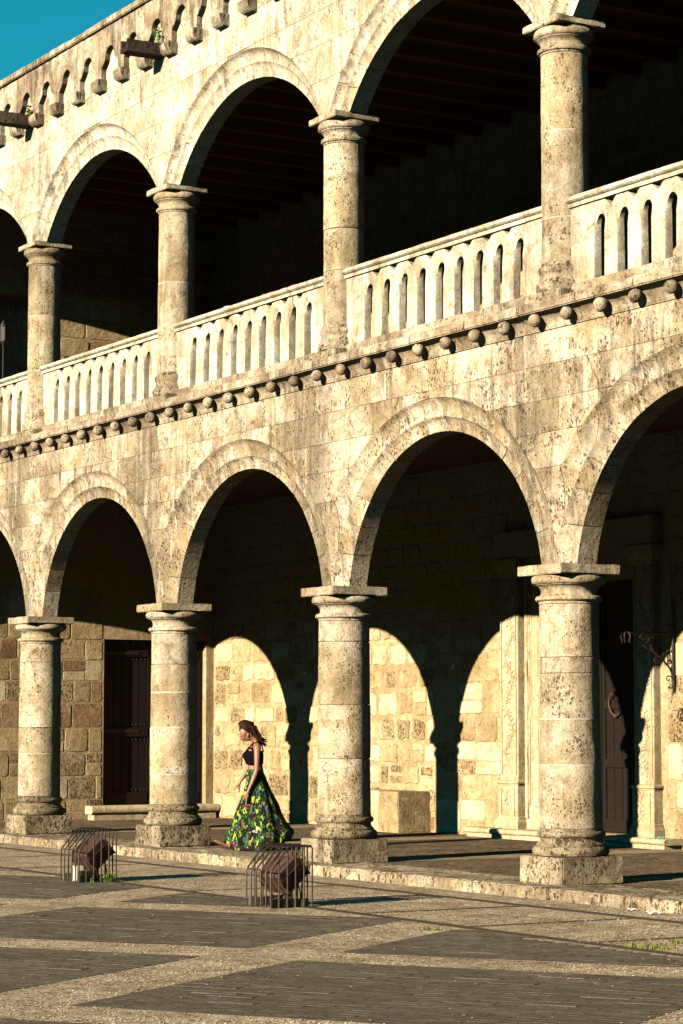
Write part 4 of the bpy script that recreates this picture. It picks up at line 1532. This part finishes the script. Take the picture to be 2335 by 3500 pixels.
def hem(u): 
    if u < -0.30: return 0.012 + (-0.30 - u) * 1.2
    if u < 0.12: return 0.012
    return 0.012 + (u - 0.12) * 0.33


rings = []
dense_p = []
for (a, b) in zip(prof, prof[1:]):
    for q in range(4):
        t = q / 4
        dense_p.append(tuple(a[i] + (b[i] - a[i]) * t for i in range(4)))
dense_p.append(prof[-1])
for z, u0, u1, hd in dense_p:
    ring = []
    t = max(0.0, min(1.0, (1.0 - z) / 1.0))
    for k in range(NS):
        a = 2 * math.pi * k / NS
        fold = (math.sin(a * 9 + 2.2 * t + math.sin(a * 2) * 1.6) * 0.6 + math.sin(a * 17 + 1 + t) * 0.28 + noise.noise(Vector((a * 2, t * 3, 1))) * 0.5)
        amp = 0.042 * t ** 1.3
        cu, ru = (u0 + u1) / 2, (u1 - u0) / 2
        u = cu + (ru + fold * amp * 0.6) * math.cos(a)
        y = (hd + fold * amp) * math.sin(a)
        zz = z
        if z < 0.35:
            f = (0.35 - z) / 0.35
            h = hem(u) + 0.006 * math.sin(a * 9)
            zz = 0.35 + (h - 0.35) * f
        ring.append((u, y, zz))
    rings.append(ring)
m, nt, b = new_mat('floral_skirt_cloth')
g = G(nt)
p = g.n('ShaderNodeTexCoord').outputs['Object']
nz = g.n('ShaderNodeTexNoise')
g.set(nz.inputs['Vector'], p)
nz.inputs['Scale'].default_value = 16
wv = g.n('ShaderNodeVectorMath', operation='SCALE')
g.set(wv.inputs[0], nz.outputs['Color'])
wv.inputs['Scale'].default_value = 0.10
pw = g.addv(p, wv.outputs[0])
# palm fronds: stretched voronoi cells in two directions
def frond(rot, sc, thr):
    mp = g.n('ShaderNodeMapping')
    g.set(mp.inputs[0], pw)
    mp.inputs['Rotation'].default_value = (0, rot, 0.4)
    mp.inputs['Scale'].default_value = (1.0, 1.0, 0.30)
    d = g.vor(mp.outputs[0], sc)
    return g.math('SUBTRACT', 1.0, g.sm(d, thr - 0.06, thr))
base_c = (0.006, 0.006, 0.005)
zone = g.noise(p, 9, 3, 0.6)
c = g.mix(g.math('MULTIPLY', frond(0.7, 31, 0.42), g.sm(zone, 0.40, 0.47)), base_c, (0.025, 0.11, 0.018))
c = g.mix(g.math('MULTIPLY', frond(-0.8, 26, 0.42), g.sm(g.noise(g.addv(p, (4, 4, 4)), 10, 2), 0.48, 0.55)), c, (0.24, 0.38, 0.03))
c = g.mix(g.math('MULTIPLY', frond(-0.3, 36, 0.40), g.sm(g.noise(g.addv(p, (9, 1, 4)), 11, 2), 0.55, 0.62)), c, (0.04, 0.16, 0.27))
# blossoms: cells sparse on a coarse voronoi
fd = g.vor(pw, 12.5)
fc = g.vor(pw, 12.5, out='Color')
sp = g.n('ShaderNodeSeparateColor')
g.set(sp.inputs[0], fc)
pet = g.vor(pw, 48.0)
bl = g.math('MULTIPLY', g.math('SUBTRACT', 1.0, g.sm(fd, 0.30, 0.38)), g.sm(sp.outputs[0], 0.42, 0.46))
bl = g.math('MULTIPLY', bl, g.math('SUBTRACT', 1.0, g.sm(pet, 0.40, 0.50)))
fcol = g.ramp(sp.outputs[1], [(0.0, (0.36, 0.05, 0.10)), (0.35, (0.48, 0.16, 0.19)), (0.55, (0.60, 0.47, 0.38)), (0.85, (0.30, 0.03, 0.07))], 'CONSTANT')
c = g.mix(bl, c, fcol)
nt.links.new(c, b.inputs['Base Color'])
b.inputs['Roughness'].default_value = 0.8
b.inputs['Specular IOR Level'].default_value = 0.2
sk = MB().loft(rings, True, False)
ppart(sk, 'skirt', m, smooth=True, sharp=3.0)

# crop top: band round the ribs with bust, plus straps and front tie
rings = []
for z, u0, u1, hd in ((1.088, -0.112, 0.102, 0.132), (1.11, -0.122, 0.106, 0.137), (1.15, -0.142, 0.108, 0.142), (1.19, -0.166, 0.109, 0.146), (1.225, -0.162, 0.108, 0.144), (1.25, -0.135, 0.100, 0.138), (1.262, -0.118, 0.094, 0.132)):
    ring = []
    for k in range(40):
        a = 2 * math.pi * k / 40
        bust = 0.5 + 0.5 * math.cos(a)
        u = (u0 + u1) / 2 - (u1 - u0) / 2 * math.cos(a)
        zz = z + (0.02 if math.cos(a) < 0 else 0) * 0
        ring.append((u, hd * math.copysign(abs(math.sin(a)) ** 0.8, math.sin(a)), zz))
    rings.append(ring)
tp = ppart(MB().loft(rings, True, False), 'crop_top', M['top'], smooth=True, sharp=3.0)
for sd in (-1, 1):
    st = [(-0.125, sd * 0.085, 1.245), (-0.085, sd * 0.092, 1.30), (-0.02, sd * 0.098, 1.362), (0.03, sd * 0.10, 1.376), (0.085, sd * 0.09, 1.33), (0.105, sd * 0.07, 1.25)]
    o = bpy.data.objects.new('strap', MB().tube(st, 0.010, 6).mesh('strap', M['top'], smooth=True))
    o.location = PO
    o.rotation_euler = (0, 0, PR)
    link(o, tp)
o = bpy.data.objects.new('front_tie', MB().tube([(-0.160, 0, 1.20), (-0.175, -0.01, 1.16), (-0.172, -0.005, 1.11), (-0.178, 0.0, 1.075)], [0.006, 0.006, 0.005, 0.008], 5).mesh('front_tie', M['top'], smooth=True))
o.location = PO
o.rotation_euler = (0, 0, PR)
link(o, tp)

# hair: cap over the skull and long locks blown backwards
cap = MB()
vs = []
nu, nv_ = 28, 16
C0 = Vector((-0.108, 0, 1.562))
for i in range(nv_ + 1):
    th = math.pi * i / nv_
    for j in range(nu):
        ph = 2 * math.pi * j / nu
        d = Vector((math.sin(th) * math.cos(ph), math.sin(th) * math.sin(ph), math.cos(th)))
        # tilt: the hairline runs from the forehead to the nape
        q = d.x * 0.78 + d.z * 0.62                      # large at the back and top, negative on the face
        k = 1.0 if q > -0.14 else max(0.66, 1.0 + (q + 0.14) * 1.8)
        rr = Vector((0.122 * k, 0.094 * k, 0.112 * k))
        vs.append(C0 + Vector((d.x * rr.x, d.y * rr.y, d.z * rr.z)) + Vector((0, 0, 0)))
fs = []
for i in range(nv_):
    for j in range(nu):
        k = (j + 1) % nu
        fs.append((i * nu + j, (i + 1) * nu + j, (i + 1) * nu + k, i * nu + k))
vs = [bow(p_) for p_ in vs]
cap.add(vs, fs)
hair = ppart(cap, 'hair', M['hair'], smooth=True, sharp=3.0, jit=0.004, jscale=30)
rh = random.Random(8)
lk = MB()
for k in range(46):
    y = rh.uniform(-0.085, 0.085)
    s0 = Vector((rh.uniform(-0.11, 0.005), y * 0.8, rh.uniform(1.60, 1.655) - abs(y) * 0.35))
    m1 = Vector((rh.uniform(-0.055, 0.01), y, 1.53 + rh.uniform(-0.03, 0.04)))
    m2 = Vector((0.03 + rh.uniform(-0.045, 0.04), y * 0.9, 1.43 + rh.uniform(-0.03, 0.03)))
    e = Vector((rh.uniform(0.05, 0.165), y * 0.8 + rh.uniform(-0.02, 0.02), rh.uniform(1.31, 1.40)))
    s0 = Vector(bow(s0))
    lk.tube([s0, m1, m2, e], [0.013, 0.018, 0.014, 0.002], 5)
o = bpy.data.objects.new('locks', lk.mesh('locks', M['hair'], smooth=True))
o.location = PO
o.rotation_euler = (0, 0, PR)
link(o, hair)
M['lip'] = plain('lip_red', (0.24, 0.07, 0.06), 0.5, bump=0)
M['eye'] = plain('eye_dark', (0.015, 0.010, 0.008), 0.4, bump=0)
for sd in (-1, 1):
    ppart(MB().blob(bow((-0.192, sd * 0.036, 1.474)), 0.008, 0.016, 0.005, 8, 5), 'eye', M['eye'], smooth=True)
    ppart(MB().tube([bow((-0.206, sd * 0.018, 1.496)), bow((-0.204, sd * 0.036, 1.502)), bow((-0.188, sd * 0.056, 1.496))], 0.004, 4), 'eyebrow', M['hair'], smooth=True)
ppart(MB().blob(bow((-0.152, 0, 1.408)), 0.012, 0.022, 0.007, 8, 5, Matrix.Rotation(0.5, 3, 'Y')), 'mouth', M['lip'], smooth=True)
for sd, pts in ((-1, [(-0.30, -0.075, 0.012), (-0.42, -0.08, 0.058), (-0.545, -0.083, 0.112)]), (1, [(0.30, 0.075, 0.10), (0.20, 0.078, 0.012), (0.115, 0.08, 0.006)])):
    mb = MB()
    rings = []
    for q, (x, y, z) in enumerate(pts):
        w = (0.034, 0.046, 0.040)[q]
        rings.append([(x, y - w, z), (x, y + w, z), (x, y + w, z + 0.014), (x, y - w, z + 0.014)])
    mb.loft(rings, True, True)
    so = ppart(mb, 'sandal', M['sandal'], bevel=0.004)
    (x, y, z) = pts[1]
    o = bpy.data.objects.new('sandal_strap', MB().tube([(x - 0.01, y - 0.046, z + 0.01), (x - 0.02, y, z + 0.055), (x - 0.01, y + 0.046, z + 0.01)], 0.009, 5).mesh('sandal_strap', M['sandal'], smooth=True))
    o.location = PO
    o.rotation_euler = (0, 0, PR)
    link(o, so)

# ------------------------------------------------------------------ cracks in the facade
M['crack'] = plain('red_clay_in_crack', (0.10, 0.035, 0.018), 0.95, nscale=40, spec=0.0)


def crack(name, pts, w, parent):
    mb = MB()
    rc_ = random.Random(len(pts))
    P = []
    for (a, b) in zip(pts, pts[1:]):
        for q in range(4):
            t = q / 4
            P.append((a[0] + (b[0] - a[0]) * t + rc_.uniform(-0.012, 0.012), a[1] + (b[1] - a[1]) * t + rc_.uniform(-0.008, 0.008), a[2] + (b[2] - a[2]) * t))
    P.append((*pts[-1],))
    for p0, p1 in zip(P, P[1:]):
        wa, wb = w * rc_.uniform(0.3, 1.3), w * rc_.uniform(0.3, 1.3)
    n = len(P)
    ws_ = [w * rc_.uniform(0.35, 1.3) * (0.3 + 0.7 * math.sin(math.pi * (i + 0.5) / n)) for i in range(n)]
    rings = [[(x - k, y - 0.004, z), (x, y - 0.007, z), (x + k, y - 0.004, z), (x, y + 0.05, z)] for (x, z, y), k in zip(P, ws_)]
    mb.loft(rings, True, True).build(name, M['crack'], parent)


crack('crack', [(14.06, 5.20, -0.252), (14.14, 5.07, -0.252), (14.228, 4.967, -0.252), (14.209, 4.90, -0.252), (14.28, 4.84, -0.252)], 0.009, lw)
